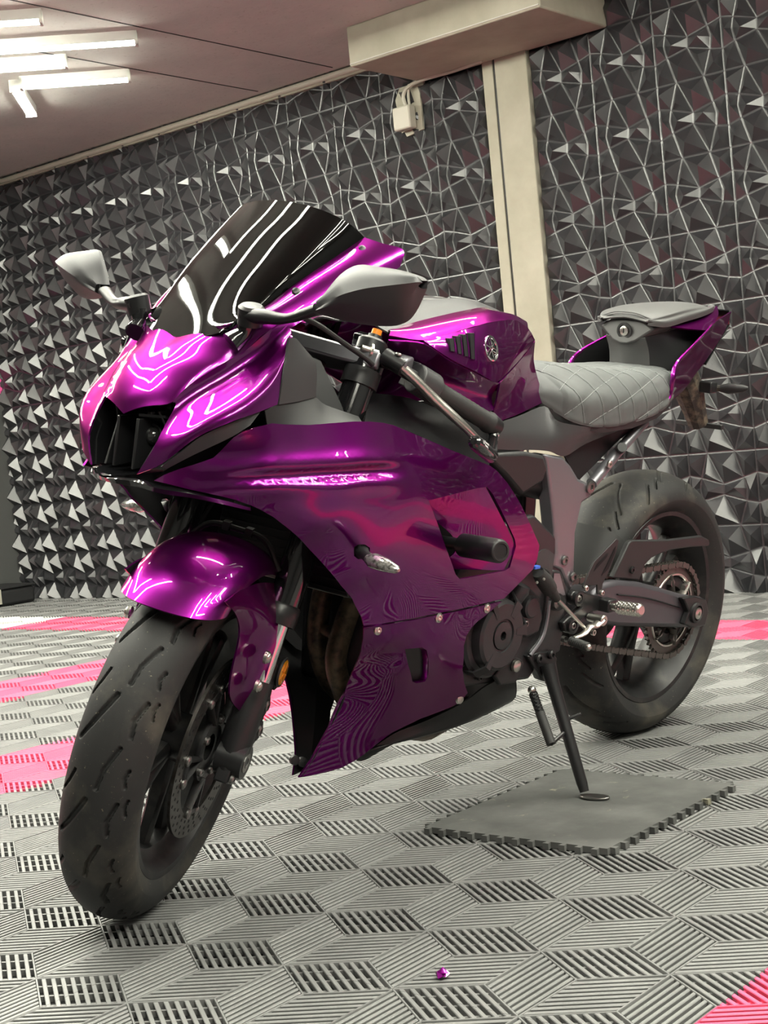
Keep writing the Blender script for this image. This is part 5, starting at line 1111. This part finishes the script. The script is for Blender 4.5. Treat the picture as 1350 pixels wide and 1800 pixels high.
# ---- clip-on bars, levers, switchgear (turned with the fork)
b0, b1 = V((1.127,0.15,0.9277)), V((0.9393,0.308,0.839)); bd = (b1 - b0).normalized()
for sgn in (1, -1):
    m_ = (lambda g: (g if sgn > 0 else g.flipped()).mapped(S))
    hb = m_(G().tube([fork(.69, .10, -.02), b0, b1], [.012, .011, .011], 16)).build('clip_on_bar', 'black_satin', bike)
    m_(G().lathe([(-.014, .0315), (.014, .0315), (.014, .027), (-.014, .027), (-.014, .0315)], fork(.648, .105), FD, 28)).build('bar_clamp', 'black_satin', hb)
    gs, ge = b0.lerp(b1, .40), b0.lerp(b1, .965)
    gp = [gs + (ge - gs) * k / 24 for k in range(25)]
    m_(G().tube(gp, [.0195, .0195] + [.0165 + .0006 * (k % 2) for k in range(2, 23)] + [.0195, .0195], 18)).build('hand_grip', 'grip', hb)
    m_(G().lathe([(0, .0185), (.006, .0185), (.022, .0155), (.022, .0002)], ge, bd, 20)).build('bar_end', 'black_satin', hb)
    # switch housing
    sc_ = b0.lerp(b1, .30); zz = Vector((0, 0, 1)); fx = bd.cross(zz).normalized(); uz = fx.cross(bd).normalized()
    Mx = Matrix((bd, fx, uz)).transposed()
    sh_ = m_(G().tube([sc_ - bd * .024, sc_ - bd * .022, sc_ + bd * .022, sc_ + bd * .024], [.023, .026, .026, .023], 20).box(sc_ - fx * .018 + uz * .002, (.044, .034, .046), Mx)).build('switch_housing', 'grey_plastic', hb, bevel=.004)
    m_(G().box(sc_ - fx * .038 + uz * .010 + bd * .008, (.020, .010, .010), Mx)).build('switch_rocker', 'black_gloss', sh_, bevel=.001)
    m_(G().sphere(sc_ - fx * .034 - uz * .006 - bd * .010, .006, 10)).build('horn_button', 'black_gloss', sh_)
    m_(G().box(sc_ - fx * .030 + uz * .024 + bd * .004, (.026, .012, .006), Mx)).build('turn_switch', 'frame', sh_, bevel=.001)
    # lever, perch, guard
    lp_ = [(1.13,0.16,0.9307), (1.11,0.19,0.9094), (1.084,0.222,0.8834), (1.062,0.262,0.8567), (1.035,0.288,0.8347), (0.9948,0.305,0.8104)]
    pc = m_(G().tube([V(lp_[0]) + Vector((-.005, -.028, .006)), V(lp_[0]) + Vector((0, .010, -.004))], [.015, .014], 12)).build('lever_perch', 'black_satin', hb)
    m_(G().box(V(lp_[0]) + Vector((-.02, 0, 0)), (.05, .03, .022))).build('perch_body', 'frame', pc, bevel=.004)
    m_(G().bolt(V(lp_[0]) + Vector((0, -.004, .014)), (0, 0, 1), .006, .004)).build('perch_bolt', 'steel', pc)
    lv = m_(G().tube(lp_, [.0115, .011, .012, .011, .0095, .011], 14, smooth=5, flat=.75)).build('hand_lever', 'alu', hb)
    m_(G().sphere(lp_[-1], .0105, 14)).build('lever_ball', 'chrome', lv)
    g0, g1 = V((1.121,0.318,0.837)), V((1.048,0.335,0.8085))
    lg = m_(G().tube([b1 + bd * .004, b1 + bd * .010 + Vector((.02, .002, -.016)), g1 + Vector((0, 0, .004))], [.010, .009, .010], 10, flat=.6)).build('lever_guard', 'black_gloss', hb)
    m_(G().tube([g1 + (g1 - g0) * .15, g1, g0, g0 - (g1 - g0) * .15, g0 - (g1 - g0) * .2], [.008, .013, .013, .011, .006], 14)).build('guard_tip', 'black_gloss', lg)
    if sgn > 0:
        tx_d = (g1 - g0).normalized(); nn = Vector((.55, .62, .56)); nn = (nn - tx_d * nn.dot(tx_d)).normalized(); tx_u = nn.cross(tx_d)
        for txt, off_, sz in (('8', (-.016, -.003), .010), ('Bonamici', (-.007, .0008), .0058), ('Racing', (-.007, -.0050), .0058)):
            cu = bpy.data.curves.new('lettering', 'FONT'); cu.body = txt; cu.size = sz; cu.extrude = .0002
            tmp = bpy.data.objects.new('lettering', cu); COL.objects.link(tmp); bpy.context.view_layer.update()
            me_ = bpy.data.meshes.new_from_object(tmp.evaluated_get(bpy.context.evaluated_depsgraph_get())); bpy.data.objects.remove(tmp)
            og = g0 + tx_d * (.012 + off_[0]) + tx_u * off_[1] + nn * .0133
            for v_ in me_.vertices: v_.co = S(og + tx_d * v_.co.x + tx_u * v_.co.y + nn * v_.co.z)
            me_.materials.clear(); me_.materials.append(MT['white_print'])
            lo_ = bpy.data.objects.new('lettering', me_); COL.objects.link(lo_); lo_.parent = lg
    m_(G().sphere(b1 + bd * .012 + Vector((.012, .004, -.010)), .006, 10)).build('guard_screw', 'chrome', lg)
    ad_ = V(lp_[0]) + Vector((.0, -.034, .008))
    if sgn > 0:
        m_(G().lathe([(0, .006), (.012, .006), (.012, .013), (.016, .013), (.016, .006), (.03, .005)], ad_ + Vector((0, -.004, 0)), (.5, -.8, .15), 20)).build('cable_adjuster', 'alu', pc)
G().tube([(1.1,0.15,0.8955), (1.121,0.15,0.9078), (1.174,0.148,0.9338), (1.224,0.146,0.9588), (1.259,0.142,0.9708), (1.27,0.135,0.972)], .0045, 10, smooth=6).build('clutch_cable', 'cable_black', bike)
G().cyl(fork(.718, .105), fork(.735, .105), .0085).mapped(S).build('preload_cap', 'amber', bike)
bx_ = G().box(fork(.72, .085, -.03), (.035, .04, .022)).mapped(S).build('brake_master', 'black_gloss', bike, bevel=.003); G().bolt(fork(.735, .10, -.03), FD, .008, .005).mapped(S).build('master_screw', 'alu', bx_)
# dark fillers between tank and fairing
for sgn in (1, -1):
    g = G().grid(patch([[(1.124,0.16,0.8011), (1.04,0.16,0.7901), (0.9183,0.16,0.7509), (0.7796,0.155,0.7052)], [(1.049,0.1,0.8433), (0.9574,0.11,0.8312), (0.8551,0.13,0.7991), (0.7466,0.13,0.7783)]], 4, 4)); (g if sgn > 0 else g.flipped()).build('air_duct', 'black_satin', bike, angle=60, solid=.003)
